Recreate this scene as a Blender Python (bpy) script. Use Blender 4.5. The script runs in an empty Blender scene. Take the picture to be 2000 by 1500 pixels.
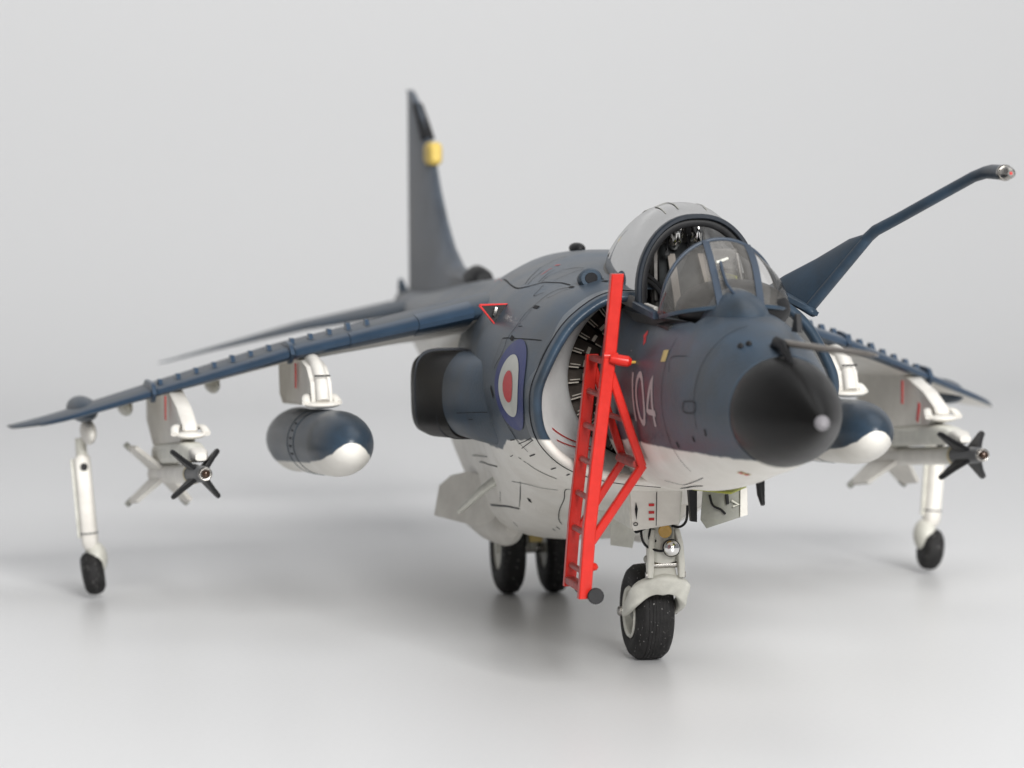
import bpy, math, random
import numpy as np
from mathutils import Vector, Matrix
from mathutils.bvhtree import BVHTree

R = math.radians
sc = bpy.context.scene
col = sc.collection
random.seed(4)
# one scene unit is one metre of the full-size aircraft; the model stands at 1:48
sc.unit_settings.scale_length = 1 / 48

# ------------------------------------------------------------------ camera
CAM = Vector((25.0491745, -7.04114815, 4.15985614))
yaw, pit, roll, FPX = 2.93731748, -0.0751690769, -0.00502480314, 8784.27811
d = Vector((math.cos(pit) * math.cos(yaw), math.cos(pit) * math.sin(yaw), math.sin(pit)))
r0 = d.cross(Vector((0, 0, 1))).normalized()
u0 = r0.cross(d)
rr = math.cos(roll) * r0 + math.sin(roll) * u0
uu = -math.sin(roll) * r0 + math.cos(roll) * u0
cam = bpy.data.cameras.new('camera')
camo = bpy.data.objects.new('camera', cam)
col.objects.link(camo)
camo.matrix_world = Matrix(((rr.x, uu.x, -d.x, CAM.x), (rr.y, uu.y, -d.y, CAM.y), (rr.z, uu.z, -d.z, CAM.z), (0, 0, 0, 1)))
cam.sensor_width = 36
cam.lens = FPX / 2000 * 36
cam.clip_end = 500
cam.clip_start = 1
cam.dof.use_dof = True
cam.dof.focus_distance = 29.7
cam.dof.aperture_fstop = 0.80
cam.dof.aperture_blades = 0
sc.camera = camo

# ------------------------------------------------------------------ world, lamps, exposure
w = bpy.data.worlds.new('World')
sc.world = w
w.use_nodes = True
w.node_tree.nodes['Background'].inputs[0].default_value = (0.93, 0.95, 1.0, 1)
w.node_tree.nodes['Background'].inputs[1].default_value = 0.235
sc.view_settings.view_transform = 'Standard'
sc.view_settings.look = 'None'
sc.view_settings.exposure = 0
sc.view_settings.gamma = 1


def area(name, loc, target, size, energy, color=(1, 1, 1), sy=None):
    l = bpy.data.lights.new(name, 'AREA')
    l.energy = energy
    l.size = size
    l.color = color
    if sy:
        l.shape = 'RECTANGLE'
        l.size_y = sy
    o = bpy.data.objects.new(name, l)
    col.objects.link(o)
    o.location = loc
    o.rotation_euler = (Vector(target) - Vector(loc)).to_track_quat('-Z', 'Y').to_euler()
    return o


area('softbox_key', (46, 2, 25.5), (-9, 0, 1), 20.0, 45000, (1, 0.995, 0.985))
area('backdrop_fill', (-22, 7, 20), (-40, 4, 13), 14, 450, (1, 1, 1), 14)  # added fill light, aimed at the sweep's wall to brighten the background
area('softbox_overhead', (-5, 6, 20), (-8, 0, 1), 20, 1750, (1, 1, 1), 20)

# ------------------------------------------------------------------ materials


def newmat(name):
    m = bpy.data.materials.new(name)
    m.use_nodes = True
    nt = m.node_tree
    return m, nt, nt.nodes['Principled BSDF']


def N(nt, t, **k):
    n = nt.nodes.new(t)
    for a, b in k.items():
        setattr(n, a, b)
    return n


def paint(name, c, rough=0.4, var=0.10, scale=6, metal=0, bump=0.002, spec=0.30, dark=None, fine=60, coat=0, sheen=0):
    """paint with cloudy wear, tiny speckle and a fine grain relief"""
    m, nt, b = newmat(name)
    tc = N(nt, 'ShaderNodeTexCoord')
    n1 = N(nt, 'ShaderNodeTexNoise')
    n1.inputs['Scale'].default_value = scale
    n1.inputs['Detail'].default_value = 6
    n1.inputs['Roughness'].default_value = 0.62
    nt.links.new(tc.outputs['Object'], n1.inputs['Vector'])
    mr = N(nt, 'ShaderNodeMapRange')
    mr.inputs[1].default_value = 0.3
    mr.inputs[2].default_value = 0.7
    nt.links.new(n1.outputs[0], mr.inputs[0])
    mix = N(nt, 'ShaderNodeMix', data_type='RGBA')
    c2 = dark if dark else tuple(x * (1 - var * 2.2) for x in c)
    mix.inputs[6].default_value = (*c2, 1)
    mix.inputs[7].default_value = (*[min(1, x * (1 + var * .6)) for x in c], 1)
    nt.links.new(mr.outputs[0], mix.inputs[0])
    nt.links.new(mix.outputs[2], b.inputs['Base Color'])
    n2 = N(nt, 'ShaderNodeTexNoise')
    n2.inputs['Scale'].default_value = fine
    n2.inputs['Detail'].default_value = 3
    nt.links.new(tc.outputs['Object'], n2.inputs['Vector'])
    r = N(nt, 'ShaderNodeMapRange')
    r.inputs[3].default_value = max(0.02, rough - 0.08)
    r.inputs[4].default_value = rough + 0.10
    nt.links.new(n1.outputs[0], r.inputs[0])
    nt.links.new(r.outputs[0], b.inputs['Roughness'])
    bp = N(nt, 'ShaderNodeBump')
    bp.inputs['Strength'].default_value = 0.35
    bp.inputs['Distance'].default_value = bump
    nt.links.new(n2.outputs[0], bp.inputs['Height'])
    nt.links.new(bp.outputs[0], b.inputs['Normal'])
    b.inputs['Metallic'].default_value = metal
    b.inputs['Specular IOR Level'].default_value = spec
    if sheen:
        b.inputs['Sheen Weight'].default_value = sheen
        b.inputs['Sheen Roughness'].default_value = 0.45
        b.inputs['Sheen Tint'].default_value = (1, 0.95, 0.90, 1)
    if coat:
        b.inputs['Coat Weight'].default_value = coat
        b.inputs['Coat Roughness'].default_value = 0.12
    m['mix'] = 1
    return m


BLUE = (0.029, 0.051, 0.079)
WHITE = (0.78, 0.755, 0.70)


def twotone(name, stops, wave=0.008, rough=0.37, along='X', lo=-14.0, hi=0.0, coat=0.0):
    """sea grey over white; the demarcation height follows the stops (x, z) along the hull"""
    m = paint(name, BLUE, rough, 0.34, 2.6, bump=0.0035, dark=(0.026, 0.034, 0.043), coat=coat, sheen=0.03)
    nt = m.node_tree
    b = nt.nodes['Principled BSDF']
    top = b.inputs['Base Color'].links[0].from_node
    tc = N(nt, 'ShaderNodeTexCoord')
    sep = N(nt, 'ShaderNodeSeparateXYZ')
    nt.links.new(tc.outputs['Object'], sep.inputs[0])
    mr = N(nt, 'ShaderNodeMapRange')
    mr.inputs[1].default_value = lo
    mr.inputs[2].default_value = hi
    nt.links.new(sep.outputs[along], mr.inputs[0])
    rp = N(nt, 'ShaderNodeValToRGB')
    st = sorted(((x - lo) / (hi - lo), z / 4) for x, z in stops)
    e = rp.color_ramp.elements
    for p, z in st[1:-1]:
        e.new(p).color = (z, z, z, 1)
    e[0].color = (st[0][1],) * 3 + (1,)
    e[-1].color = (st[-1][1],) * 3 + (1,)
    nt.links.new(mr.outputs[0], rp.inputs[0])
    nz = N(nt, 'ShaderNodeTexNoise')
    nz.inputs['Scale'].default_value = 7
    nt.links.new(tc.outputs['Object'], nz.inputs['Vector'])
    a = N(nt, 'ShaderNodeMath', operation='MULTIPLY_ADD')
    nt.links.new(rp.outputs[0], a.inputs[0])
    a.inputs[1].default_value = 4
    s = N(nt, 'ShaderNodeMath', operation='MULTIPLY_ADD')
    nt.links.new(nz.outputs[0], s.inputs[0])
    s.inputs[1].default_value = wave * 4
    s.inputs[2].default_value = -wave * 2
    nt.links.new(s.outputs[0], a.inputs[2])
    sub = N(nt, 'ShaderNodeMath', operation='SUBTRACT')
    nt.links.new(sep.outputs['Z'], sub.inputs[0])
    nt.links.new(a.outputs[0], sub.inputs[1])
    f = N(nt, 'ShaderNodeMapRange')
    f.inputs[1].default_value = -0.006
    f.inputs[2].default_value = 0.006
    nt.links.new(sub.outputs[0], f.inputs[0])
    # white with grime
    n1 = N(nt, 'ShaderNodeTexNoise')
    n1.inputs['Scale'].default_value = 3.2
    n1.inputs['Detail'].default_value = 8
    nt.links.new(tc.outputs['Object'], n1.inputs['Vector'])
    g = N(nt, 'ShaderNodeMapRange')
    g.inputs[1].default_value = 0.35
    g.inputs[2].default_value = 0.62
    nt.links.new(n1.outputs[0], g.inputs[0])
    wm = N(nt, 'ShaderNodeMix', data_type='RGBA')
    wm.inputs[6].default_value = (0.70, 0.67, 0.61, 1)
    wm.inputs[7].default_value = (*WHITE, 1)
    nt.links.new(g.outputs[0], wm.inputs[0])
    mx = N(nt, 'ShaderNodeMix', data_type='RGBA')
    nt.links.new(f.outputs[0], mx.inputs[0])
    nt.links.new(wm.outputs[2], mx.inputs[6])
    nt.links.new(top.outputs[2], mx.inputs[7])
    nt.links.new(mx.outputs[2], b.inputs['Base Color'])
    return m


M = {}
M['hull'] = twotone('hull_paint', [(-14, 1.7), (-12, 1.72), (-9, 1.95), (-7.3, 2.15), (-6.9, 1.62), (-6.3, 1.50), (-5.2, 1.42), (-4.6, 1.44), (-4.3, 1.53), (-3.6, 1.58), (-3, 1.63), (-1.9, 1.65), (-.9, 1.69)])
M['lip'] = twotone('lip_paint', [(-14, 1.6), (0, 1.6)], rough=.30)
M['blue'] = paint('sea_grey_paint', BLUE, 0.42, 0.30, 2.6, bump=0.0035, dark=(0.026, 0.034, 0.043), sheen=0.03)
M['blue_gloss'] = paint('sea_grey_edge_paint', (0.032, 0.058, 0.096), 0.30, 0.08, 4, bump=0.002)
M['finpaint'] = paint('faded_fin_paint', (0.075, 0.092, 0.115), 0.45, 0.55, 1.5, bump=0.0035, dark=(0.034, 0.040, 0.050), sheen=0.1)
M['white'] = paint('underside_white_paint', WHITE, 0.42, 0.06, 4, bump=0.003, dark=(0.64, 0.61, 0.56))
M['offwhite'] = paint('gear_grey_paint', (0.72, 0.71, 0.64), 0.4, 0.06, 8, bump=0.002, dark=(0.56, 0.55, 0.49))
M['doorgrey'] = paint('door_inner_grey', (0.30, 0.30, 0.27), 0.5, 0.08, 8, bump=0.003)
M['duct'] = paint('duct_grey', (0.80, 0.79, 0.77), 0.45, 0.05, 3, bump=0.002)
M['radome'] = paint('radome_black', (0.006, 0.0057, 0.0055), 0.34, 0.1, 5, bump=0.0004, spec=0.15)
M['black'] = paint('matt_black', (0.012, 0.012, 0.013), 0.5, 0.2, 8, bump=0.003)
M['tyre'] = paint('tyre_rubber', (0.022, 0.021, 0.021), 0.68, 0.25, 20, bump=0.006)
nt = M['tyre'].node_tree
b = nt.nodes['Principled BSDF']
src = b.inputs['Base Color'].links[0].from_socket
tc = N(nt, 'ShaderNodeTexCoord')
sp = N(nt, 'ShaderNodeTexNoise')
sp.inputs['Scale'].default_value = 62
sp.inputs['Detail'].default_value = 1
nt.links.new(tc.outputs['Object'], sp.inputs['Vector'])
mr = N(nt, 'ShaderNodeMapRange')
mr.inputs[1].default_value = 0.70
mr.inputs[2].default_value = 0.76
nt.links.new(sp.outputs[0], mr.inputs[0])
mx = N(nt, 'ShaderNodeMix', data_type='RGBA')
nt.links.new(mr.outputs[0], mx.inputs[0])
nt.links.new(src, mx.inputs[6])
mx.inputs[7].default_value = (0.35, 0.34, 0.33, 1)
nt.links.new(mx.outputs[2], b.inputs['Base Color'])
M['nozzle'] = paint('nozzle_burnt_metal', (0.020, 0.018, 0.016), 0.42, 0.3, 3, metal=0.2, bump=0.004)
M['fan'] = paint('fan_dark_metal', (0.12, 0.10, 0.085), 0.35, 0.2, 9, metal=0.1, bump=0.002)
M['fanedge'] = paint('fan_edge_metal', (0.80, 0.74, 0.64), 0.35, 0.1, 20, metal=0, bump=0.002)
M['metal'] = paint('bare_metal', (0.45, 0.43, 0.40), 0.25, 0.2, 12, metal=1, bump=0.001)
M['chrome'] = paint('chrome', (0.85, 0.84, 0.82), 0.08, 0.02, 12, metal=1, bump=0.0)
M['red'] = paint('ladder_red', (0.50, 0.016, 0.009), 0.30, 0.06, 14, bump=0.002)
M['rung'] = paint('worn_red', (0.42, 0.055, 0.045), 0.4, 0.3, 18, bump=0.003)
M['line'] = paint('panel_line_wash', (0.010, 0.010, 0.012), 0.7, 0.1, 8)
M['groove'] = paint('panel_groove_grey', (0.030, 0.034, 0.042), 0.6, 0.1, 8)
M['redmark'] = paint('marking_red', (0.58, 0.03, 0.03), 0.45, 0.1, 12, bump=0.001)
M['rblue'] = paint('roundel_blue', (0.018, 0.030, 0.15), 0.4, 0.08, 5, bump=0.002)
M['rwhite'] = paint('roundel_white', (0.55, 0.55, 0.50), 0.4, 0.08, 5, bump=0.002)
M['rred'] = paint('roundel_red', (0.55, 0.04, 0.045), 0.4, 0.08, 5, bump=0.002)
M['digit'] = paint('code_pinkish_grey', (0.42, 0.36, 0.36), 0.5, 0.08, 8)
M['yellow'] = paint('pale_yellow', (0.72, 0.52, 0.13), 0.5, 0.06, 6)
M['lime'] = paint('zinc_yellow', (0.42, 0.45, 0.06), 0.5, 0.12, 12)
M['amber'] = paint('amber_lens', (0.42, 0.25, 0.05), 0.25, 0.1, 8)
M['tub'] = paint('cockpit_dark_grey', (0.030, 0.032, 0.033), 0.45, 0.2, 12, bump=0.003)
M['seat'] = paint('seat_grey', (0.16, 0.15, 0.14), 0.5, 0.2, 12)
M['bandyellow'] = paint('band_yellow', (0.55, 0.42, 0.16), 0.4, 0.1, 9)
M['frame'] = paint('canopy_frame_blue', (0.034, 0.050, 0.075), 0.4, 0.1, 6)
M['rim'] = paint('canopy_rim_dark_blue', (0.015, 0.020, 0.028), 0.4, 0.1, 6)
M['rodgrey'] = paint('pitot_grey', (0.20, 0.18, 0.16), 0.4, 0.1, 6)
M['radtip'] = paint('silver_tip', (0.22, 0.21, 0.22), 0.4, 0.05, 6, metal=0)


def glass(name, tint, haze, hue, gloss=0.06):
    m, nt, b = newmat(name)
    out = [n for n in nt.nodes if n.type == 'OUTPUT_MATERIAL'][0]
    nt.nodes.remove(b)
    tr = N(nt, 'ShaderNodeBsdfTransparent')
    tr.inputs[0].default_value = (*tint, 1)
    df = N(nt, 'ShaderNodeBsdfDiffuse')
    df.inputs[0].default_value = (*hue, 1)
    gl = N(nt, 'ShaderNodeBsdfGlossy')
    gl.inputs['Roughness'].default_value = gloss
    fr = N(nt, 'ShaderNodeLayerWeight')
    fr.inputs[0].default_value = 0.28
    tc = N(nt, 'ShaderNodeTexCoord')
    nz = N(nt, 'ShaderNodeTexNoise')
    nz.inputs['Scale'].default_value = 2.6
    nz.inputs['Detail'].default_value = 5
    nt.links.new(tc.outputs['Object'], nz.inputs['Vector'])
    mr = N(nt, 'ShaderNodeMapRange')
    mr.inputs[1].default_value = 0.3
    mr.inputs[2].default_value = 0.7
    mr.inputs[3].default_value = haze * 0.3
    mr.inputs[4].default_value = haze * 1.7
    nt.links.new(nz.outputs[0], mr.inputs[0])
    m1 = N(nt, 'ShaderNodeMixShader')
    nt.links.new(mr.outputs[0], m1.inputs[0])
    nt.links.new(tr.outputs[0], m1.inputs[1])
    nt.links.new(df.outputs[0], m1.inputs[2])
    m2 = N(nt, 'ShaderNodeMixShader')
    mm = N(nt, 'ShaderNodeMath', operation='MULTIPLY')
    mm.inputs[1].default_value = 0.75
    nt.links.new(fr.outputs['Fresnel'], mm.inputs[0])
    nt.links.new(mm.outputs[0], m2.inputs[0])
    nt.links.new(m1.outputs[0], m2.inputs[1])
    nt.links.new(gl.outputs[0], m2.inputs[2])
    nt.links.new(m2.outputs[0], out.inputs[0])
    return m


M['canopy'] = glass('canopy_clear_plastic', (0.68, 0.675, 0.665), 0.58, (0.115, 0.112, 0.108))
M['screen'] = glass('windscreen_clear_plastic', (0.88, 0.875, 0.87), 0.13, (0.42, 0.40, 0.37))

# ------------------------------------------------------------------ mesh helpers


def obj(name, V, F, mat, parent=None, smooth=True, origin=None, auto=None, fm=None):
    me = bpy.data.meshes.new(name)
    if origin is not None:
        o_ = Vector(origin)
        V = [tuple(Vector(v) - o_) for v in V]
    me.from_pydata([tuple(map(float, v)) for v in V], [], F)
    mats = mat if isinstance(mat, (list, tuple)) else [mat]
    for m in mats:
        me.materials.append(m)
    if fm is not None:
        for p, k in zip(me.polygons, fm):
            p.material_index = k
    me.polygons.foreach_set('use_smooth', [smooth] * len(me.polygons))
    me.validate()
    me.update()
    if smooth and auto:
        me.set_sharp_from_angle(angle=R(auto))
    o = bpy.data.objects.new(name, me)
    if origin is not None:
        o.location = origin
    col.objects.link(o)
    if parent is not None:
        o.parent = parent
    return o


def empty(name, loc, label, cat, group=None):
    o = bpy.data.objects.new(name, None)
    o.location = loc
    o.empty_display_size = .3
    o['label'] = label
    o['category'] = cat
    if group:
        o['group'] = group
    col.objects.link(o)
    return o


def merge(*parts):
    V, F = [], []
    for v, f in parts:
        n = len(V)
        V += list(v)
        F += [tuple(i + n for i in q) for q in f]
    return V, F


def frame_along(P, up=(0, 0, 1)):
    T = []
    n = len(P)
    for i in range(n):
        a = P[max(0, i - 1)]
        b = P[min(n - 1, i + 1)]
        t = (b - a).normalized()
        T.append(t)
    u = Vector(up)
    out = []
    for t in T:
        s = t.cross(u)
        if s.length < 1e-4:
            s = t.cross(Vector((0, 1, 0)))
        s.normalize()
        out.append((t, s, s.cross(t)))
    return out


def tube(P, rad, n=16, caps=True, up=(0, 0, 1), sq=1.0):
    """sweep; rad: number or per point number / (side, up) pair; sq>1 gives a boxy section"""
    P = [Vector(p) for p in P]
    if not isinstance(rad, (list,)):
        rad = [rad] * len(P)
    V, F = [], []
    for p, (t, s, u), r in zip(P, frame_along(P, up), rad):
        ra, rb = r if isinstance(r, tuple) else (r, r)
        for k in range(n):
            a = 2 * math.pi * (k + .5) / n
            c, q = math.cos(a), math.sin(a)
            c = math.copysign(abs(c) ** (1 / sq), c)
            q = math.copysign(abs(q) ** (1 / sq), q)
            V.append(p + s * c * ra + u * q * rb)
    for i in range(len(P) - 1):
        for k in range(n):
            a, b = i * n + k, i * n + (k + 1) % n
            F.append((a, b, b + n, a + n))
    if caps:
        F.append(tuple(range(n - 1, -1, -1)))
        F.append(tuple(range((len(P) - 1) * n, len(P) * n)))
    return V, F


def bar(a, b, w_, h, up=(0, 0, 1), bev=0.15):
    """rectangular bar between points with chamfered long edges"""
    a, b = Vector(a), Vector(b)
    t = (b - a).normalized()
    s = t.cross(Vector(up))
    if s.length < 1e-4:
        s = t.cross(Vector((0, 1, 0)))
    s.normalize()
    u = s.cross(t)
    c = bev * min(w_, h)
    w2, h2 = w_ / 2, h / 2
    prof = [(w2 - c, h2), (w2, h2 - c), (w2, -h2 + c), (w2 - c, -h2), (-w2 + c, -h2), (-w2, -h2 + c), (-w2, h2 - c), (-w2 + c, h2)]
    V = []
    L = (b - a).length
    for q, sc_ in ((0, 1 - bev * .8), (min(c, L / 3), 1), (L - min(c, L / 3), 1), (L, 1 - bev * .8)):
        for x, y in prof:
            V.append(a + t * q + s * x * sc_ + u * y * sc_)
    F = []
    for i in range(3):
        for k in range(8):
            p, r_ = i * 8 + k, i * 8 + (k + 1) % 8
            F.append((p, p + 8, r_ + 8, r_))
    F.append(tuple(range(8)))
    F.append(tuple(range(31, 23, -1)))
    return V, F


def lathe(prof, origin, axis, n=32, up=(0, 0, 1), caps=True):
    """prof: (distance along axis, radius)"""
    o = Vector(origin)
    t = Vector(axis).normalized()
    s = t.cross(Vector(up))
    if s.length < 1e-4:
        s = t.cross(Vector((0, 1, 0)))
    s.normalize()
    u = s.cross(t)
    V, F = [], []
    for x, r_ in prof:
        for k in range(n):
            a = 2 * math.pi * k / n
            V.append(o + t * x + s * math.cos(a) * r_ + u * math.sin(a) * r_)
    for i in range(len(prof) - 1):
        for k in range(n):
            a, b = i * n + k, i * n + (k + 1) % n
            F.append((a, b, b + n, a + n))
    if caps:
        F.append(tuple(range(n - 1, -1, -1)))
        F.append(tuple(range((len(prof) - 1) * n, len(prof) * n)))
    return V, F


def plate(pts, thick, nrm):
    """extruded polygon (3d points) centred on its plane"""
    nrm = Vector(nrm).normalized() * thick / 2
    n = len(pts)
    V = [Vector(p) + nrm for p in pts] + [Vector(p) - nrm for p in pts]
    F = [tuple(range(n)), tuple(range(2 * n - 1, n - 1, -1))]
    for k in range(n):
        j = (k + 1) % n
        F.append((k, k + n, j + n, j))
    return V, F


def ellipsoid(c, rx, ry, rz, n=20, m=12):
    V, F = [], []
    for i in range(1, m):
        a = math.pi * i / m
        for k in range(n):
            b = 2 * math.pi * k / n
            V.append(Vector((c[0] + rx * math.cos(a), c[1] + ry * math.sin(a) * math.cos(b), c[2] + rz * math.sin(a) * math.sin(b))))
    for i in range(m - 2):
        for k in range(n):
            a, b = i * n + k, i * n + (k + 1) % n
            F.append((a, b, b + n, a + n))
    V.append(Vector((c[0] + rx, c[1], c[2])))
    V.append(Vector((c[0] - rx, c[1], c[2])))
    L = len(V)
    for k in range(n):
        F.append((L - 2, (k + 1) % n, k))
        F.append((L - 1, (m - 2) * n + k, (m - 2) * n + (k + 1) % n))
    return V, F


def mirror(vf):
    V, F = vf
    return [Vector((v[0], -v[1], v[2])) for v in V], [tuple(reversed(f)) for f in F]


def cat(P, t):
    """Catmull-Rom on list of tuples, closed=False, t in 0..len-1"""
    i = min(int(t), len(P) - 2)
    f = t - i
    p0, p1, p2, p3 = P[max(i - 1, 0)], P[i], P[i + 1], P[min(i + 2, len(P) - 1)]
    return tuple(.5 * ((2 * b) + (c - a) * f + (2 * a - 5 * b + 4 * c - e) * f * f + (3 * b - a - 3 * c + e) * f ** 3) for a, b, c, e in zip(p0, p1, p2, p3))


def smoothpath(P, k=6):
    P = [tuple(p) for p in P]
    n = (len(P) - 1) * k
    return [Vector(cat(P, (len(P) - 1) * i / n)) for i in range(n + 1)]


class Loft:
    """closed hull: half profiles (y,z) from top centre to bottom centre at stations x"""

    def __init__(self, secs):
        secs = sorted(secs, key=lambda s: s[0])
        self.x = np.array([s[0] for s in secs], float)
        self.p = np.array([s[1] for s in secs], float)
        dx = np.diff(self.x)
        sl = np.diff(self.p, axis=0) / dx[:, None, None]
        m = np.zeros_like(self.p)
        m[0], m[-1] = sl[0], sl[-1]
        for i in range(1, len(self.x) - 1):
            a, b = sl[i - 1], sl[i]
            h = (a * dx[i] + b * dx[i - 1]) / (dx[i] + dx[i - 1])
            lim = 2.5 * np.minimum(abs(a), abs(b))
            m[i] = np.where(a * b > 0, np.clip(h, -lim, lim), h * .25)
        self.m = m
        self.dx = dx

    def half(self, x):
        x = min(max(x, self.x[0]), self.x[-1])
        i = min(np.searchsorted(self.x, x, 'right') - 1, len(self.x) - 2)
        h = self.dx[i]
        t = (x - self.x[i]) / h
        return ((2 * t ** 3 - 3 * t * t + 1) * self.p[i] + (t ** 3 - 2 * t * t + t) * h * self.m[i] + (-2 * t ** 3 + 3 * t * t) * self.p[i + 1] + (t ** 3 - t * t) * h * self.m[i + 1])

    def pt(self, x, t):
        """t 0 = top, .5 = bottom going round starboard (-y), 1 = top"""
        H = self.half(x)
        K = len(H)
        L = [(-y, z) for y, z in H] + [(y, z) for y, z in H[-2:0:-1]]
        n = len(L)
        s = (t % 1) * n
        i = int(s) % n
        f = s - int(s)
        a, b, c, e = (L[(i + k) % n] for k in (-1, 0, 1, 2))
        q = [.5 * ((2 * b[j]) + (c[j] - a[j]) * f + (2 * a[j] - 5 * b[j] + 4 * c[j] - e[j]) * f * f + (3 * b[j] - a[j] - 3 * c[j] + e[j]) * f ** 3) for j in (0, 1)]
        return Vector((x, q[0], q[1]))

    def mesh(self, xs, n=96, cap0=True, cap1=True, skip=None):
        V = [self.pt(x, k / n) for x in xs for k in range(n)]
        F = []
        for i in range(len(xs) - 1):
            for k in range(n):
                if skip and skip((xs[i] + xs[i + 1]) / 2, (k + .5) / n):
                    continue
                a, b = i * n + k, i * n + (k + 1) % n
                F.append((a, b, b + n, a + n))
        if cap0:
            F.append(tuple(range(n - 1, -1, -1)))
        if cap1:
            F.append(tuple(range((len(xs) - 1) * n, len(xs) * n)))
        return V, F


def frange(a, b, n):
    return [a + (b - a) * i / n for i in range(n + 1)]


def oval(hw, zt, zb, zw, k=1.0):
    """7 point half profile; k>1 is fuller"""
    out = []
    for i in range(7):
        a = math.pi * i / 6
        s, c = math.sin(a), math.cos(a)
        s = abs(s) ** (1 / k)
        c = math.copysign(abs(c) ** (1 / k), c)
        out.append((hw * s, zw + (zt - zw if c > 0 else zw - zb) * c))
    return out


# ================================================================== SURFACE
bm, nt, b = newmat('paper_sweep')
tc = N(nt, 'ShaderNodeTexCoord')
n1 = N(nt, 'ShaderNodeTexNoise')
n1.inputs['Scale'].default_value = 26
n1.inputs['Detail'].default_value = 5
nt.links.new(tc.outputs['Object'], n1.inputs['Vector'])
mr = N(nt, 'ShaderNodeMapRange')
mr.inputs[3].default_value = 0.66
mr.inputs[4].default_value = 0.71
nt.links.new(n1.outputs[0], mr.inputs[0])
cb = N(nt, 'ShaderNodeCombineColor')
for k in range(3):
    nt.links.new(mr.outputs[0], cb.inputs[k])
nt.links.new(cb.outputs[0], b.inputs['Base Color'])
b.inputs['Roughness'].default_value = 0.36
b.inputs['Specular IOR Level'].default_value = 0.42
bp = N(nt, 'ShaderNodeBump')
bp.inputs['Strength'].default_value = 0.25
bp.inputs['Distance'].default_value = 0.004
nt.links.new(n1.outputs[0], bp.inputs['Height'])
nt.links.new(bp.outputs[0], b.inputs['Normal'])
prof = [(45, 0), (20, 0), (0, 0), (-14, 0), (-26, 0)]
for i in range(1, 17):
    a = R(90) * i / 16
    prof.append((-26 - 12 * math.sin(a), 12 - 12 * math.cos(a)))
prof.append((-38, 30))
V, F = [], []
for x, z in prof:
    V += [(x, -90, z), (x, 90, z)]
for i in range(len(prof) - 1):
    F.append((2 * i, 2 * i + 1, 2 * i + 3, 2 * i + 2))
bd = obj('backdrop', V, F, bm)
bd['kind'] = 'structure'
bd['label'] = 'seamless pale grey sweep that forms tabletop and background'

# ================================================================== AIRCRAFT
AC = empty('model_aircraft', (-6.5, 0, 0), 'dark sea grey over white scale model jump jet with folded refuelling probe raised and canopy slid open', 'model aircraft')
AC['label'] = 'grey and white scale model jump jet with 104 on its nose and open canopy'


def part(name, vf, mat, parent=AC, smooth=True, auto=35, **k):
    """children keep world coordinates: aircraft empty is inverted out"""
    o = obj(name, vf[0], vf[1], mat, None, smooth, auto=auto, **k)
    o.parent = parent
    o.matrix_parent_inverse = world_of(parent).inverted()
    return o


def world_of(o):
    m = Matrix.Translation(o.location)
    if o.parent:
        m = world_of(o.parent) @ o.matrix_parent_inverse @ m
    return m


# ---- front fuselage
FF = Loft([
    (-0.93, oval(.335, 2.305, 1.622, 1.963)),
    (-1.20, oval(.385, 2.39, 1.56, 1.965, 1.02)),
    (-1.55, oval(.435, 2.475, 1.50, 1.975, 1.04)),
    (-2.00, oval(.475, 2.53, 1.41, 1.985, 1.06)),
    (-2.50, oval(.505, 2.53, 1.335, 2.00, 1.10)),
    (-3.10, oval(.515, 2.51, 1.285, 2.01, 1.12)),
    (-3.60, oval(.50, 2.56, 1.24, 2.01, 1.12)),
    (-4.10, oval(.40, 2.45, 1.25, 1.97, 1.05)),
    (-4.60, oval(.14, 2.09, 1.78, 1.93, 1.0)),
])


def cockpit_hole(x, t):
    tt = min(t, 1 - t)
    return -3.85 < x < -1.95 and tt < .098


xs = sorted(frange(-4.6, -.93, 60))
V, F = FF.mesh(xs, 112, skip=cockpit_hole)
nose = part('front_fuselage', (V, F), M['hull'])
FFB = BVHTree.FromPolygons([v[:] for v in V], F)

# radome
pr = [(-.93, .3325)]
for i in range(1, 21):
    t = i / 20
    x = -.93 + .90 * t
    pr.append((x, .3345 * (1 - t ** 1.55) ** .86 * (1 - .0 * t) + .0))
Vr = []
pr2 = [(x, max(r_, .035)) for x, r_ in pr if r_ > .03]
V, F = lathe([(x, r_) for x, r_ in pr2], (0, 0, 1.963), (1, 0, 0), 64)
rad = part('radome', (V, F), M['radome'])
tipx = pr2[-1][0]
V, F = lathe([(tipx - .02, .043), (tipx + .012, .046), (tipx + .04, .036), (tipx + .055, .015)], (0, 0, 1.963), (1, 0, 0), 24)
part('nose_tip', (V, F), M['radtip'], rad)

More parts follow.
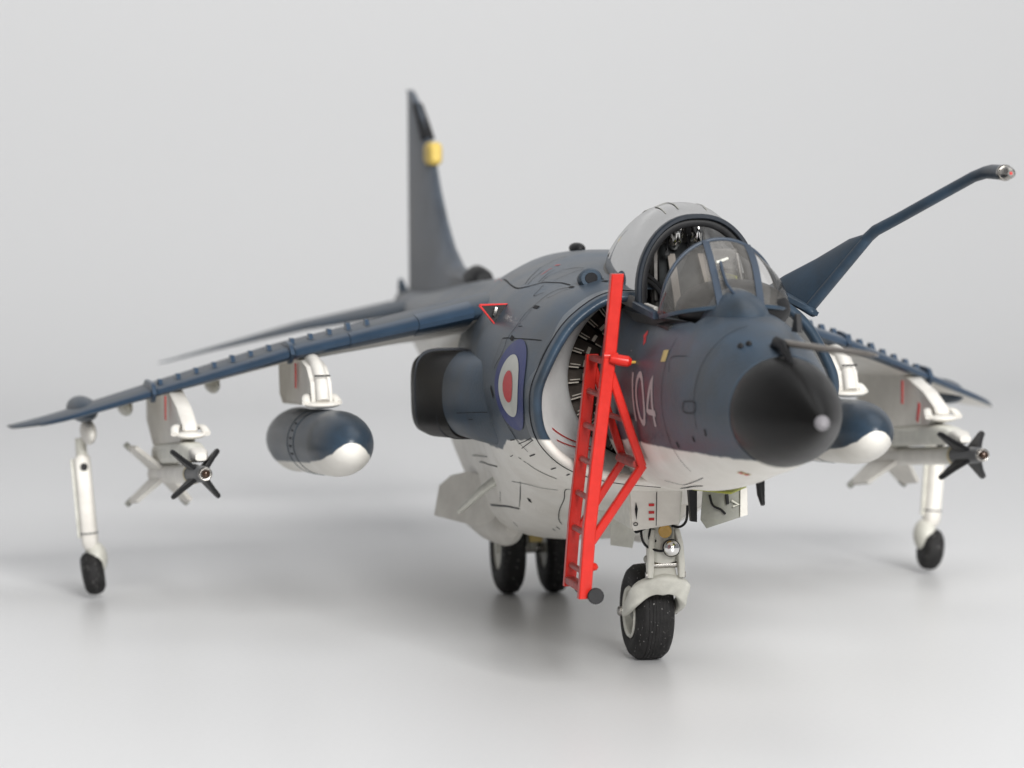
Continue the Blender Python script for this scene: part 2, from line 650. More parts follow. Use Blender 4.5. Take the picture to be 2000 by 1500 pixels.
# ---- centre and rear fuselage
CF = Loft([
    (-3.38, [(0, 2.565), (.44, 2.55), (.835, 2.325), (1.018, 1.93), (.905, 1.545), (.45, 1.365), (0, 1.28)]),
    (-3.80, [(0, 2.61), (.43, 2.60), (.85, 2.385), (1.05, 1.93), (.905, 1.50), (.47, 1.255), (0, 1.20)]),
    (-4.30, [(0, 2.655), (.44, 2.62), (.865, 2.40), (1.075, 1.93), (.94, 1.43), (.52, 1.14), (0, 1.08)]),
    (-4.90, [(0, 2.70), (.44, 2.65), (.87, 2.41), (1.085, 1.91), (.92, 1.36), (.56, 1.02), (0, .93)]),
    (-5.60, [(0, 2.725), (.42, 2.66), (.85, 2.38), (1.00, 1.88), (.85, 1.26), (.58, .84), (0, .73)]),
    (-6.40, [(0, 2.69), (.38, 2.62), (.78, 2.34), (.88, 1.85), (.73, 1.17), (.57, .72), (0, .62)]),
    (-7.40, [(0, 2.58), (.32, 2.49), (.62, 2.20), (.76, 1.80), (.66, 1.20), (.50, .74), (0, .64)]),
    (-8.60, [(0, 2.41), (.27, 2.34), (.50, 2.12), (.62, 1.78), (.58, 1.32), (.44, .98), (0, .90)]),
    (-10.0, [(0, 2.29), (.24, 2.24), (.43, 2.07), (.50, 1.82), (.44, 1.52), (.26, 1.36), (0, 1.32)]),
    (-11.6, [(0, 2.15), (.17, 2.11), (.29, 2.02), (.34, 1.87), (.28, 1.70), (.17, 1.62), (0, 1.60)]),
    (-13.2, [(0, 2.05), (.07, 2.03), (.12, 1.99), (.14, 1.93), (.12, 1.87), (.07, 1.83), (0, 1.82)]),
])
xs = sorted(set(frange(-13.2, -8.6, 20) + frange(-8.6, -3.38, 62)))
V, F = CF.mesh(xs, 128, cap0=True, cap1=False, skip=lambda x, t: x > -4.35 and min(t, 1 - t) < .045 and False)
for v in V:                 # the mouth is raked: its lower half lies further aft
    if v.x > -4.1:
        q = min(1, max(0, (1.95 - v.z) / .45))
        v.x -= .19 * q * q * (3 - 2 * q) * ((v.x + 4.1) / .72) ** 1.5
body = part('centre_fuselage', (V, F), M['hull'])
CFB = BVHTree.FromPolygons([v[:] for v in V], F)
V, F = tube([(-13.2, 0, 1.93), (-13.5, 0, 1.94), (-13.75, 0, 1.95)], [.135, .10, .03], 20)
part('tail_boom', (V, F), M['blue'])


def LIP(a, grow=0.0):
    """outboard D curve of the intake mouth; a 0 = top inboard ... 1 = bottom inboard (starboard)"""
    P = [(-.36, 2.520), (-.52, 2.508), (-.66, 2.435), (-.80, 2.305), (-.92, 2.10), (-.982, 1.92), (-.955, 1.70), (-.86, 1.545), (-.70, 1.425), (-.45, 1.35), (-.12, 1.31)]
    y, z = cat(P, a * (len(P) - 1))
    c = Vector((0, y, z))
    if grow:
        y2, z2 = cat(P, min(1, a + .01) * (len(P) - 1))
        y1, z1 = cat(P, max(0, a - .01) * (len(P) - 1))
        t = Vector((0, y2 - y1, z2 - z1)).normalized()
        nrm = Vector((0, t.z, -t.y))   # outward for starboard
        c += nrm * grow
    return c


def lipx(a):
    q = min(1, max(0, (a - .42) / .3))
    return -3.30 - .19 * q * q * (3 - 2 * q)


LO = Vector((0, 0, 0))
FANX, FANR, FANZ = -4.30, .590, 1.95
for side in (1, -1):          # starboard first
    # lip: thick rounded roll between duct and cowl
    V, F = [], []
    n, m = 72, 14
    for i in range(n + 1):
        a = i / n
        x0 = lipx(a)
        for k in range(m + 1):
            b_ = math.pi * (k / m)
            g = -math.cos(b_) * -.034 + .012
            px = x0 + .055 * math.sin(b_)
            if k == m:
                px = x0 - .06
            if k == 0:
                px, g = x0 - .22, .050
            if k == 1:
                px, g = x0 - .05, .047
            c = LIP(a, g if g else 1e-6)
            V.append(Vector((px, c.y, c.z)))
    for i in range(n):
        for k in range(m):
            p = i * (m + 1) + k
            F.append((p, p + 1, p + m + 2, p + m + 1))
    vf = (V, F) if side == 1 else mirror((V, F))
    o = part('intake_lip', vf, M['hull'])
    o.data.materials[0] = M['lip']
    P = []
    for i in range(61):
        c = LIP(i / 60, .0485)
        P.append(Vector((lipx(i / 60) - .052, c.y * side, c.z)))
    part('lip_joint', tube(P, .0045, 6), M['line'], o)
    # duct
    V, F = [], []
    m = 14
    for i in range(n + 1):
        a = i / n
        c = LIP(a, -.021)
        ang = R(90) + R(180) * a
        fc = Vector((FANX, FANR * math.cos(ang), FANZ + FANR * math.sin(ang)))
        for k in range(m + 1):
            t = k / m
            s = t * t * (3 - 2 * t)
            x = (lipx(a) - .02) * (1 - t) + (FANX + .005) * t
            V.append(Vector((x, c.y * (1 - s) + fc.y * s, c.z * (1 - s) + fc.z * s)))
    for i in range(n):
        for k in range(m):
            p = i * (m + 1) + k
            F.append((p, p + m + 1, p + m + 2, p + 1))
    vf = (V, F) if side == 1 else mirror((V, F))
    o = part('intake_duct', vf, M['duct'])
    if side == 1:
        DUB = BVHTree.FromPolygons([v[:] for v in V], F)

# fan
hub = part('engine_fan', lathe([(0, .16), (.16, .15), (.30, .08), (.34, .02)], (FANX - .10, 0, FANZ), (1, 0, 0), 32), M['fan'])
part('fan_backplate', lathe([(0, FANR), (.02, FANR)], (FANX - .16, 0, FANZ), (1, 0, 0), 64), M['black'], hub)
NB = 32
for k in range(NB):
    a = 2 * math.pi * k / NB
    ca, sa = math.cos(a), math.sin(a)

    def rp(r_, off, x):
        return Vector((FANX + x, r_ * ca - off * sa, FANZ + r_ * sa + off * ca))
    wd = .045
    V, F = plate([rp(.15, -.018, -.06), rp(.575, -wd, -.09), rp(.575, wd, -.03), rp(.15, .018, -.03)], .008, (1, 0, 0))
    part('fan_blade', (V, F), M['fan'], hub, smooth=False)
    part('blade_edge', bar(rp(.50, .046, -.022), rp(.575, wd + .006, -.022), .009, .009), M['fanedge'], hub, smooth=False)
    part('blade_edge', bar(rp(.18, .020, -.022), rp(.435, .038, -.022), .009, .009), M['fanedge'], hub, smooth=False)
    part('blade_edge', bar(rp(.49, .026, -.026), rp(.56, .030, -.026), .007, .007), M['fanedge'], hub, smooth=False)
    part('blade_clapper', bar(rp(.462, -.012, -.018), rp(.462, .034, -.018), .022, .014, up=(1, 0, 0)), M['fanedge'], hub, smooth=False)

# ---- nozzles (front cold nozzles and fairings)
for side in (-1, 1):
    pth = [(-4.42, side * .74, 1.80), (-4.85, side * .91, 1.755), (-5.25, side * .97, 1.75), (-5.60, side * 1.00, 1.745)]
    V, F = tube(pth, [(.22, .33), (.245, .31), (.235, .300), (.215, .295)], 40, sq=1.4)
    part('nozzle_fairing', (V, F), M['hull'])
    if side == -1:
        NFB = BVHTree.FromPolygons([v[:] for v in V], F)
    pth = [(-5.45, side * .97, 1.735), (-5.60, side * .99, 1.735), (-6.0, side * 1.06, 1.715), (-6.28, side * 1.09, 1.70), (-6.30, side * 1.09, 1.70)]
    V, F = tube(pth, [(.225, .295), (.245, .305), (.245, .305), (.20, .285), (.16, .25)], 40, sq=1.9)
    nz = part('front_nozzle', (V, F), M['nozzle'])
    for x_, y_, ra_, rb_ in ((-5.60, .99, .246, .306), (-6.02, 1.062, .246, .306)):
        part('nozzle_ring', tube([(x_ + .012, side * y_, 1.73), (x_ - .012, side * y_, 1.729)], [(ra_, rb_)] * 2, 40, sq=1.9), M['groove'], nz)
    for q in (-.13, .04, .18):
        part('nozzle_vane', bar((-6.27, side * .92, 1.70 + q), (-6.31, side * 1.24, 1.70 + q), .03, .02), M['metal'], nz)
    # rear hot nozzle
    V, F = tube([(-7.7, side * .40, 1.60), (-7.9, side * .48, 1.57), (-8.3, side * .52, 1.52)], [.20, .22, .18], 32)
    part('rear_nozzle', (V, F), M['nozzle'])

# ---- wings
Y0, YT = .72, 3.86


def wing_le(y):
    x = -(6.73 + .965 * (y - 2.08))
    z = 1.958 - (.372 if y > 2.08 else .300) * (y - 2.08)
    if y > 3.45:                       # raked curved tip
        q = (y - 3.45) / (YT - 3.45)
        x -= .42 * q ** 2.2
    if y < 1.25:
        x += .0
    return x, z


def wing_te(y):
    return -9.35 + (-.12) * (y - .9) / 2.9 - .0


def wing(y, u, up):
    x, z = wing_le(y)
    c = x - wing_te(y)
    c = max(c, .03)
    tk = (.118 - .028 * (y - .9) / 2.9) * c
    prof_ = math.sqrt(max(u, 0)) * 1.4845 - .63 * u - 1.758 * u * u + 1.4215 * u ** 3 - .5075 * u ** 4
    h = tk * prof_
    zc = z - (.125 - .022 * (y - .9)) * c * u + .008 * c * math.sin(math.pi * u)
    return Vector((x - c * u, -y, zc + (h * .62 if up else -h * .50)))


us = [0, .004, .012, .025, .045, .07, .10, .15, .22, .32, .45, .6, .75, .88, 1.0]
ys = frange(Y0, 3.45, 30) + frange(3.45, YT, 10)[1:]
for side in (1, -1):
    ring = [(u, True) for u in reversed(us)] + [(u, False) for u in us[1:]]
    V = [wing(y, u, s) for y in ys for (u, s) in ring]
    K = len(ring)
    F, fm = [], []
    for i in range(len(ys) - 1):
        for k in range(K - 1):
            a = i * K + k
            F.append((a, a + 1, a + K + 1, a + K))
            fm.append(1 if (not ring[k][1] or ring[k][0] == 0) and ring[k + 1][0] > .026 else 0)
        a = i * K
        F.append((a, a + K, a + 2 * K - 1, a + K - 1))
        fm.append(0)
    F.append(tuple(range(K)))
    fm.append(0)
    F.append(tuple(range(len(V) - 1, len(V) - K - 1, -1)))
    fm.append(0)
    vf = (V, F) if side == 1 else mirror((V, F))
    wg = part('wing', vf, [M['blue'], M['white']], fm=fm, auto=60)
    sy = 1 if side == 1 else -1

    def W(y, u, up=True, dz=0):
        p = wing(y, u, up)
        return Vector((p.x, p.y * sy, p.z + dz))
    # leading edge panels: glossier rounded nose strips in lengths with steps between
    for (ya, yb, ug) in ((.95, 1.28, .075), (1.285, 1.70, .050), (1.705, 2.045, .046), (2.085, 2.935, .043), (2.975, 3.70, .040)):
        V, F = [], []
        seg = 10
        rg = [(.032 * 1.0, True), (.018, True), (.008, True), (.002, True), (0, True), (.002, False), (.008, False), (.018, False), (.030, False)]
        for i in range(seg + 1):
            y = ya + (yb - ya) * i / seg
            for u, s in rg:
                p = W(y, u * ug / .036, s)
                p.x += .014 * (1 - u / .04)
                p.z += (.006 if s else -.006)
                V.append(p)
        K2 = len(rg)
        for i in range(seg):
            for k in range(K2 - 1):
                a = i * K2 + k
                F.append((a, a + K2, a + K2 + 1, a + 1))
        F.append(tuple(range(K2)))
        F.append(tuple(range(seg * K2 + K2 - 1, seg * K2 - 1, -1)))
        part('leading_edge', (V, F), M['blue_gloss'], wg)
    # fences
    for yf, h, ln in ((2.065, .030, .10), (2.955, .045, .22)):
        top = [W(yf, u, True, h) for u in (.0, .02, .06, ln)] + [W(yf, ln + .08, True, 0)]
        bot = [W(yf, u, False, -h * .9) for u in (.05, .02, .0)]
        le = W(yf, 0, True)
        le.x += .05
        V, F = plate([Vector(p) for p in top + bot + [le]], .028, (0, 1, 0))
        part('wing_fence', (V, F), M['blue_gloss'], wg)
    # vortex generators: small wedges on the upper surface
    for k in range(12):
        y = 1.55 + (2.86 - 1.55) * k / 11 + (.03 if k > 4 else 0)
        p = W(y, .115, True)
        big = 1.25 if k in (1, 7) else 1.0
        q = [p + Vector((.055 * big, 0, -.004)), p + Vector((.015, 0, .036 * big)), p + Vector((-.035 * big, 0, .036 * big)), p + Vector((-.06 * big, 0, -.012))]
        V, F = plate(q, .030, (.25, 1, 0))
        part('vortex_generator', (V, F), M['blue_gloss'], wg)
    # flap track bumps under trailing half
    for yb in (3.03, 2.40):
        p = W(yb, .62, False)
        V, F = ellipsoid((p.x, p.y, p.z - .045), .30, .050, .075)
        part('flap_fairing', (V, F), M['offwhite'], wg)
    # panel line along top
    for u0_, ya, yb in ((.17, 1.0, 2.9), (.30, 1.0, 3.4)):
        pts = [W(ya + (yb - ya) * i / 30, u0_, True, .0015) for i in range(31)]
        V, F = [], []
        for p in pts:
            V += [p + Vector((.006, 0, 0)), p - Vector((.006, 0, 0))]
        for i in range(30):
            F.append((2 * i, 2 * i + 1, 2 * i + 3, 2 * i + 2))
        part('panel_line', (V, F), M['groove'], wg)

    # ---- outrigger
    fy = 3.37
    px, pz = -8.72, 1.30
    V, F = ellipsoid((px + .12, -sy * -fy * -1 if False else -fy * sy, pz + .150), .46, .11, .095)
    pod = part('outrigger_pod', (V, F), M['blue'])
    V, F = ellipsoid((px + .10, -(fy - .045) * sy, pz - .025), .30, .055, .095)
    part('pod_underside', (V, F), M['white'], pod)
    foot = Vector((-8.70, -3.295 * sy, .235))
    topp = Vector((-8.72, -3.375 * sy, 1.22))
    ax = (foot - topp).normalized()
    g = part('outrigger_leg', tube([topp, topp + ax * .18, topp + ax * .20, topp + ax * .44], [.040, .045, .058, .060], 20), M['offwhite'])
    part('leg_fairing', tube([topp + ax * .12, topp + ax * .15, topp + ax * .76, topp + ax * .80, topp + ax * .84], [(.078, .030), (.085, .06), (.078, .062), (.075, .060), (.055, .045)], 20, sq=1.4), M['white'], g)
    part('leg_cuff', tube([topp + ax * .715, topp + ax * .72, topp + ax * .725], [(.080, .064), (.083, .067), (.080, .064)], 20, sq=1.4), M['groove'], g)
    part('torque_plate', bar(topp + ax * .16 + Vector((-.02, -.062, 0)), topp + ax * .76 + Vector((-.02, -.062, 0)), .03, .05), M['offwhite'], g)
    part('leg_boss', lathe([(0, .030), (.03, .028)], topp + ax * .21 + Vector((.07, 0, 0)), (1, 0, 0), 16), M['black'], g)
    # wheel half cover (mud guard) and wheel
    mg = []
    V, F = tube(smoothpath([foot + Vector((.04, .0, .165)), foot + Vector((.14, .0, .08)), foot + Vector((.155, .03, 0)), foot + Vector((.03, .075, -.01))], 6), [(.075, .018)] * 19, 12, up=(0, 1, 0), sq=2)
    V, F = ellipsoid(foot + Vector((-.03, .028 * sy, .065)), .150, .088, .135, 24, 16)
    part('wheel_fork', (V, F), M['offwhite'], g)
    V, F = lathe([(-.078, .09), (-.074, .125), (-.052, .153), (-.020, .165), (.020, .165), (.052, .153), (.074, .125), (.078, .09)], foot + Vector((.02, .0, -.035)), (0, 1, .16 * sy), 36)
    tw = part('tyre', (V, F), M['tyre'], g)
    # ---- pylons
    for (yy, xf, xb, zb, outer) in ((1.93, -6.62, -8.2, 1.66, 0), (2.80, -7.42, -8.8, 1.43, 1)):
        zt = wing(yy, .25, False).z + .03
        if outer:
            pts = [(-7.56, zt + .02), (-7.06, 1.57), (-6.77, 1.47), (-6.74, 1.43), (-6.9, 1.33), (-8.5, 1.17), (-8.9, 1.34), (-8.9, zt - .02)]
        else:
            pts = [(-6.70, zt + .02), (-6.45, 1.89), (-6.27, 1.79), (-6.22, 1.665), (-6.25, 1.625), (-7.6, 1.54), (-7.75, 1.60), (-7.8, zt - .03)]
        c = [Vector((x, 0, z)) for x, z in pts]
        n_ = len(c)
        V, F = [], []
        cen = sum((q for q in c), Vector()) / n_
        for off, sh in ((.058, .93), (.075, .97), (.05, 1.0), (-.05, 1.0), (-.075, .97), (-.058, .93)):
            off *= .72 if outer else 1
            for q in c:
                p = cen + (q - cen) * sh
                V.append(Vector((p.x, -yy * sy + off, p.z)))
        F.append(tuple(range(n_)))
        for i in range(5):
            for k in range(n_):
                j = (k + 1) % n_
                F.append((i * n_ + k, (i + 1) * n_ + k, (i + 1) * n_ + j, i * n_ + j))
        F.append(tuple(range(6 * n_ - 1, 5 * n_ - 1, -1)))
        py = part('pylon', (V, F), M['white'], auto=50)
        if not outer:
            part('pylon_front', tube(smoothpath([(-6.76, -yy * sy, 1.93), (-6.50, -yy * sy, 1.90), (-6.27, -yy * sy, 1.79), (-6.19, -yy * sy, 1.66)], 5), [(.050, .048)] * 16, 16, up=(0, 1, 0)), M['white'], py)
            part('panel_line', tube([(-6.225, -yy * sy - .055, 1.84), (-6.20, -yy * sy, 1.842), (-6.225, -yy * sy + .055, 1.84)], .006, 6), M['line'], py)
        # sway brace pads
        bx, bz = (-6.30, 1.655) if not outer else (-6.80, 1.415)
        for s_ in (-1, 1):
            part('sway_brace', tube(smoothpath([(bx - .15, -yy * sy + .05 * s_, bz + .02), (bx - .02, -yy * sy + .10 * s_, bz + .03), (bx + .07, -yy * sy + .115 * s_, bz - .01)], 4), [(.03, .02)] * 9, 10), M['white'], py)
        part('brace_foot', ellipsoid((bx + .05, -yy * sy, bz - .02), .10, .11 if outer else .13, .028), M['white'], py)
        rx = -6.95 if not outer else -7.55
        part('pylon_stripe', bar((rx, -yy * sy - .0765, zt - .02), (rx, -yy * sy - .0765, zt - .20), .05, .006, up=(0, 1, 0)), M['redmark'], py)
        if sy == -1:
            part('pylon_stripe', bar((rx + .45, -yy * sy - .079, zt - .16), (rx + .40, -yy * sy - .079, zt - .30), .05, .006, up=(0, 1, 0)), M['redmark'], py)
        if outer:
            # launcher rail
            V, F = tube([(-6.42, -yy * sy, 1.285), (-6.50, -yy * sy, 1.285), (-6.75, -yy * sy, 1.272), (-8.3, -yy * sy, 1.12), (-8.6, -yy * sy, 1.10)], [(.045, .04), (.07, .060), (.085, .075), (.085, .075), (.05, .05)], 20, sq=2.2)
            la = part('launcher_rail', (V, F), M['offwhite'])
            part('rail_nose', tube([(-6.40, -yy * sy, 1.288), (-6.30, -yy * sy, 1.290), (-6.20, -yy * sy, 1.285)], [(.062, .052), (.062, .050), (.04, .025)], 16, sq=1.7), M['white'], la)

# ---- tailplane and fin
for side in (1, -1):
    V, F = [], []
    rows = [(.22, -11.95, -13.35, 1.955), (1.0, -12.62, -13.5, 1.78), (1.8, -13.28, -13.66, 1.545), (2.08, -13.52, -13.74, 1.455), (2.14, -13.70, -13.76, 1.435)]
    prof_ = [(0, 0), (.05, .5), (.2, .9), (.45, 1), (.8, .5), (1, .05), (.8, -.5), (.45, -1), (.2, -.9), (.05, -.5)]
    for y, a, b_, z in rows:
        for u, h in prof_:
            V.append(Vector((a + (b_ - a) * u, -y, z + h * (.04 * (a - b_)) - .02 * u)))
    n_ = len(prof_)
    for i in range(len(rows) - 1):
        for k in range(n_):
            j = (k + 1) % n_
            F.append((i * n_ + k, i * n_ + j, (i + 1) * n_ + j, (i + 1) * n_ + k))
    F.append(tuple(range(n_ - 1, -1, -1)))
    F.append(tuple(range(len(V) - n_, len(V))))
    part('tailplane', (V, F) if side == 1 else mirror((V, F)), M['blue'])

zle = [(1.95, -9.9), (2.27, -10.05), (2.30, -10.45), (2.36, -10.95), (2.50, -11.32), (2.70, -11.62), (2.95, -11.90), (3.13, -12.05), (3.38, -12.38), (3.55, -12.62), (3.68, -12.85), (3.75, -13.05), (3.78, -13.2)]
V, F = [], []
for i, (z, xl) in enumerate(zle):
    xt = -13.22 - .05 * (z - 1.95)
    if z > 3.7:
        xt += (z - 3.7) * .4
    cth = max(.03, .105 - .04 * (z - 1.95))
    for u, h in [(0, 0), (.03, .45), (.12, .8), (.35, 1), (.7, .7), (1, .18), (1, -.18), (.7, -.7), (.35, -1), (.12, -.8), (.03, -.45)]:
        V.append(Vector((xl + (xt - xl) * u, h * cth, z)))
for i in range(len(zle) - 1):
    for k in range(11):
        j = (k + 1) % 11
        F.append((i * 11 + k, i * 11 + j, i * 11 + 11 + j, i * 11 + 11 + k))
F.append(tuple(range(len(V) - 11, len(V))))
fin = part('tail_fin', (V, F), M['finpaint'])
part('fin_warning_receiver', tube([(-12.34, 0, 3.25), (-12.24, 0, 3.25), (-12.12, 0, 3.255), (-12.04, 0, 3.255), (-12.01, 0, 3.255)], [(.050, .08), (.062, .100), (.062, .100), (.056, .09), (.035, .06)], 20, sq=2.0), M['yellow'], fin)
part('fin_tip_cap', tube([(-12.86, 0, 3.66), (-12.60, 0, 3.505), (-12.40, 0, 3.375)], [(.045, .02), (.055, .02), (.062, .02)], 12), M['black'], fin)
part('ram_air_scoop', tube([(-10.6, 0, 2.29), (-10.3, 0, 2.31), (-10.05, 0, 2.30), (-10.0, 0, 2.30)], [.06, .095, .085, .06], 16), M['black'], fin)
part('tail_aerial', tube([(-13.45, -.02, 1.98), (-13.55, -.02, 2.06), (-13.62, -.02, 2.12)], [.05, .04, .02], 12), M['blue'], fin)

# ---- belly, strakes, blade
for side in (-1, 1):
    V, F = tube([(-6.55, side * .50, .66), (-6.60, side * .50, .66), (-6.75, side * .50, .66), (-7.2, side * .50, .68), (-8.0, side * .50, .72), (-8.5, side * .50, .80)], [.04, .08, .125, .155, .15, .05], 28)
    part('gun_pod', (V, F), M['white'])
    V, F = plate([(-6.75, side * .60, 1.03), (-7.20, side * .68, 1.04), (-7.45, side * .76, .99), (-7.6, side * .82, .90), (-7.6, side * .86, .68), (-7.0, side * .68, .66), (-6.75, side * .60, .72)], .035, (0.75, -.6 * side, -.15))
    part('ventral_strake', (V, F), M['white'])
    V, F = tube([(-6.1, side * .70, 1.16), (-5.85, side * .725, 1.155), (-5.68, side * .738, 1.15), (-5.58, side * .735, 1.145)], [.05, .062, .055, .02], 16)
    bf = part('drain_fairing', (V, F), M['white'])
    V, F = tube([(-5.82, side * .735, 1.13), (-5.95, side * .83, 1.035), (-6.16, side * .955, .865), (-6.19, side * .967, .85)], [(.055, .034), (.050, .030), (.032, .020), (.015, .010)], 14, up=(0, side * 1, 1))
    part('drain_blade', (V, F), M['offwhite'], bf)

# ---- main gear
for side in (-1, 1):
    c = Vector((-8.27, side * .178, .345))
    V, F = lathe([(-.085, .16), (-.09, .24), (-.082, .30), (-.058, .333), (-.02, .345), (.02, .345), (.058, .333), (.082, .30), (.09, .24), (.085, .16)], c, (0, 1, 0), 48, caps=False)
    mt = part('main_tyre', (V, F), M['tyre'])
    part('wheel_rim', lathe([(-.075, .17), (-.078, .13), (-.05, .12), (-.05, .04), (-.09, .035), (-.095, .01)], c, (0, 1, 0), 32), M['offwhite'], mt)
mg = part('main_gear_leg', tube([(-8.1, 0, .95), (-8.15, 0, .6), (-8.27, 0, .345)], [.07, .065, .05], 16), M['offwhite'])
part('axle', tube([(-8.27, -.12, .345), (-8.27, .12, .345)], .04, 14), M['metal'], mg)
part('torque_link', bar((-8.05, -.02, .62), (-7.98, -.02, .42), .10, .03, up=(1, 0, 0)), M['bandyellow'], mg)

# ---- nose gear
wc = Vector((-4.46, 0, .325))
prof_ = [(-.110, .165), (-.130, .215), (-.130, .262), (-.116, .292), (-.092, .312)]
for k in range(-3, 4):           # tread grooves
    xx = k * .023
    rr_ = .327 - 1.1 * xx * xx
    prof_ += [(xx - .0095, rr_), (xx + .0095, rr_), (xx + .0105, rr_ - .0025), (xx + .0125, rr_ - .0025)]
prof_ += [(.092, .312), (.116, .292), (.130, .262), (.130, .215), (.110, .165)]
leg = part('nose_gear_leg', tube([(-4.06, .0, 1.20), (-4.05, .0, .90), (-4.02, .0, .80), (-4.01, .0, .70)], [(.10, .09), (.115, .10), (.105, .09), (.085, .075)], 20, sq=1.6), M['offwhite'])
ty = part('nose_tyre', lathe(prof_, wc, (0, 1, 0), 64, caps=False), M['tyre'], leg, auto=50)
part('wheel_hub', lathe([(-.115, .02), (-.11, .045), (-.075, .055), (-.065, .136)], wc, (0, 1, 0), 24), M['doorgrey'], leg)
part('nose_rim', lathe([(-.122, .178), (-.134, .168), (-.122, .150), (-.015, .138)], wc, (0, 1, 0), 40, caps=False), M['offwhite'], leg)
hp = [(-4.44, -.160, .33), (-4.28, -.170, .385), (-4.13, -.170, .455), (-4.03, -.135, .525), (-3.985, -.065, .560), (-3.975, 0, .565)]
P = smoothpath(hp + [(x, -y, z) for x, y, z in hp[-2::-1]], 5)
rads = []
for i in range(len(P)):
    t = 1 - abs(2 * i / (len(P) - 1) - 1)
    rads.append((.026 + .010 * t, .032 + .052 * t ** .9))
part('wheel_fork', tube(P, rads, 20, up=(.6, 0, .8), sq=1.8), M['offwhite'], leg)
for s_ in (-1, 1):
    part('axle_nut', lathe([(0, .034), (.035, .034), (.045, .024)], wc + Vector((.02, s_ * .165, .01)), (0, s_, 0), 10), M['metal'], leg, auto=30)
V, F = tube([(-4.02, 0, .68), (-3.99, 0, .65), (-3.975, 0, .60), (-4.00, 0, .54)], [(.045, .078), (.045, .082), (.042, .088), (.03, .08)], 20, up=(0, 1, 0), sq=2.2)
part('fork_crown', (V, F), M['offwhite'], leg)
for s_ in (-1, 1):
    part('link_plate', tube([(-3.97, s_ * .085 + .0, .93), (-3.945, s_ * .098, .84), (-3.925, s_ * .106, .70), (-3.925, s_ * .108, .62)], [(.020, .035), (.024, .042), (.024, .040), (.020, .030)], 12, up=(1, 0, 0), sq=2), M['offwhite'], leg)
    part('link_bolt', lathe([(0, .024), (.02, .022)], (-3.925, s_ * .115, .635), (0, s_, 0), 10), M['metal'], leg)
part('link_pin', tube([(-3.955, -.1, .70), (-3.955, .1, .70)], .022, 12), M['metal'], leg)
part('retraction_jack', tube([(-4.0, .03, 1.10), (-4.0, .03, .98), (-3.99, .03, .80)], [.045, .052, .05], 14), M['doorgrey'], leg)
lamp = part('landing_lamp', lathe([(-.09, .03), (-.06, .052), (-.01, .060), (.012, .060), (.014, .053)], (-3.875, .028, .820), (1, -.18, .02), 28), M['black'], leg)
part('lamp_lens', lathe([(0, .055), (.020, .050), (.036, .034), (.043, .010)], (-3.862, .026, .820), (1, -.18, .02), 28), M['chrome'], leg)
part('amber_disc', lathe([(-.02, .044), (.01, .045), (.014, .040)], (-3.865, -.018, .935), (1, -.18, 0), 28), M['amber'], leg)
for P in ([(-3.93, -.16, .99), (-3.90, -.17, .90), (-3.92, -.13, .83), (-3.89, -.05, .80), (-3.88, .0, .81)], [(-3.93, -.20, .99), (-3.90, -.21, .93), (-3.93, -.14, .95), (-3.95, -.07, .98)], [(-3.88, .14, 1.10), (-3.89, .135, 1.0), (-3.92, .10, .955), (-3.95, .05, .96)], [(-3.95, -.09, .97), (-3.93, -.11, .88), (-3.95, -.06, .86)]):
    part('hydraulic_hose', tube(smoothpath(P, 6), .009, 8), M['black'], leg)
part('hose_union', ellipsoid((-3.94, -.15, .975), .03, .045, .022), M['doorgrey'], leg)
part('hose_union', ellipsoid((-3.95, -.115, .74), .03, .03, .03), M['doorgrey'], leg)

# nose gear doors
V, F = plate([(-3.85, -.262, 1.26), (-3.85, -.245, .965), (-3.84, -.236, .945), (-3.84, .070, .985), (-3.85, .088, 1.27)], .02, (1, 0, .05))
dr = part('front_gear_door', (V, F), M['white'])
part('door_side', plate([(-3.86, .094, 1.205), (-4.35, .10, 1.19), (-4.35, .09, 1.0), (-3.86, .078, .99)], .014, (0, 1, 0)), M['offwhite'], dr)
part('door_side', plate([(-3.86, -.262, 1.19), (-4.35, -.262, 1.17), (-4.35, -.25, .97), (-3.86, -.246, .955)], .014, (0, 1, 0)), M['offwhite'], dr)
for z in (1.115, 1.065, 1.02):
    part('stencil_mark', bar((-3.836, -.135, z), (-3.835, -.098, z), .004, .018), M['redmark'], dr)
part('door_slot', plate([(-3.836, -.222, 1.135), (-3.835, -.210, 1.09), (-3.834, -.220, 1.02), (-3.834, -.229, 1.09)], .006, (1, 0, 0)), M['line'], dr)
part('door_ring', tube([(-3.834, -.225 + .014 * math.cos(a), .99 + .010 * math.sin(a)) for a in frange(0, 6.283, 14)], .003, 6), M['line'], dr)
part('panel_line', bar((-3.836, -.080, 1.20), (-3.836, -.085, .975), .004, .005, up=(0, 1, 0)), M['groove'], dr)
V, F = plate([(-3.62, .185, 1.29), (-3.62, .165, 1.03), (-3.60, .20, .975), (-3.58, .425, 1.045), (-3.60, .43, 1.27)], .03, (1, -.15, .1))
d2 = part('side_gear_door', (V, F), M['doorgrey'])
part('door_rim', plate([(-3.57, .425, 1.25), (-3.56, .42, 1.05), (-3.58, .475, 1.06), (-3.60, .478, 1.24)], .03, (1, -.3, 0)), M['white'], d2)
part('door_arm', tube(smoothpath([(-3.58, .215, 1.20), (-3.57, .235, 1.13), (-3.57, .29, 1.10), (-3.57, .32, 1.07)], 4), .008, 8), M['line'], d2)
part('door_arm', bar((-3.57, .33, 1.20), (-3.57, .335, 1.135), .02, .02), M['black'], d2)
part('door_bracket', tube([(-3.56, .36, 1.16), (-3.56, .41, 1.13), (-3.56, .37, 1.12)], .007, 6), M['offwhite'], d2)
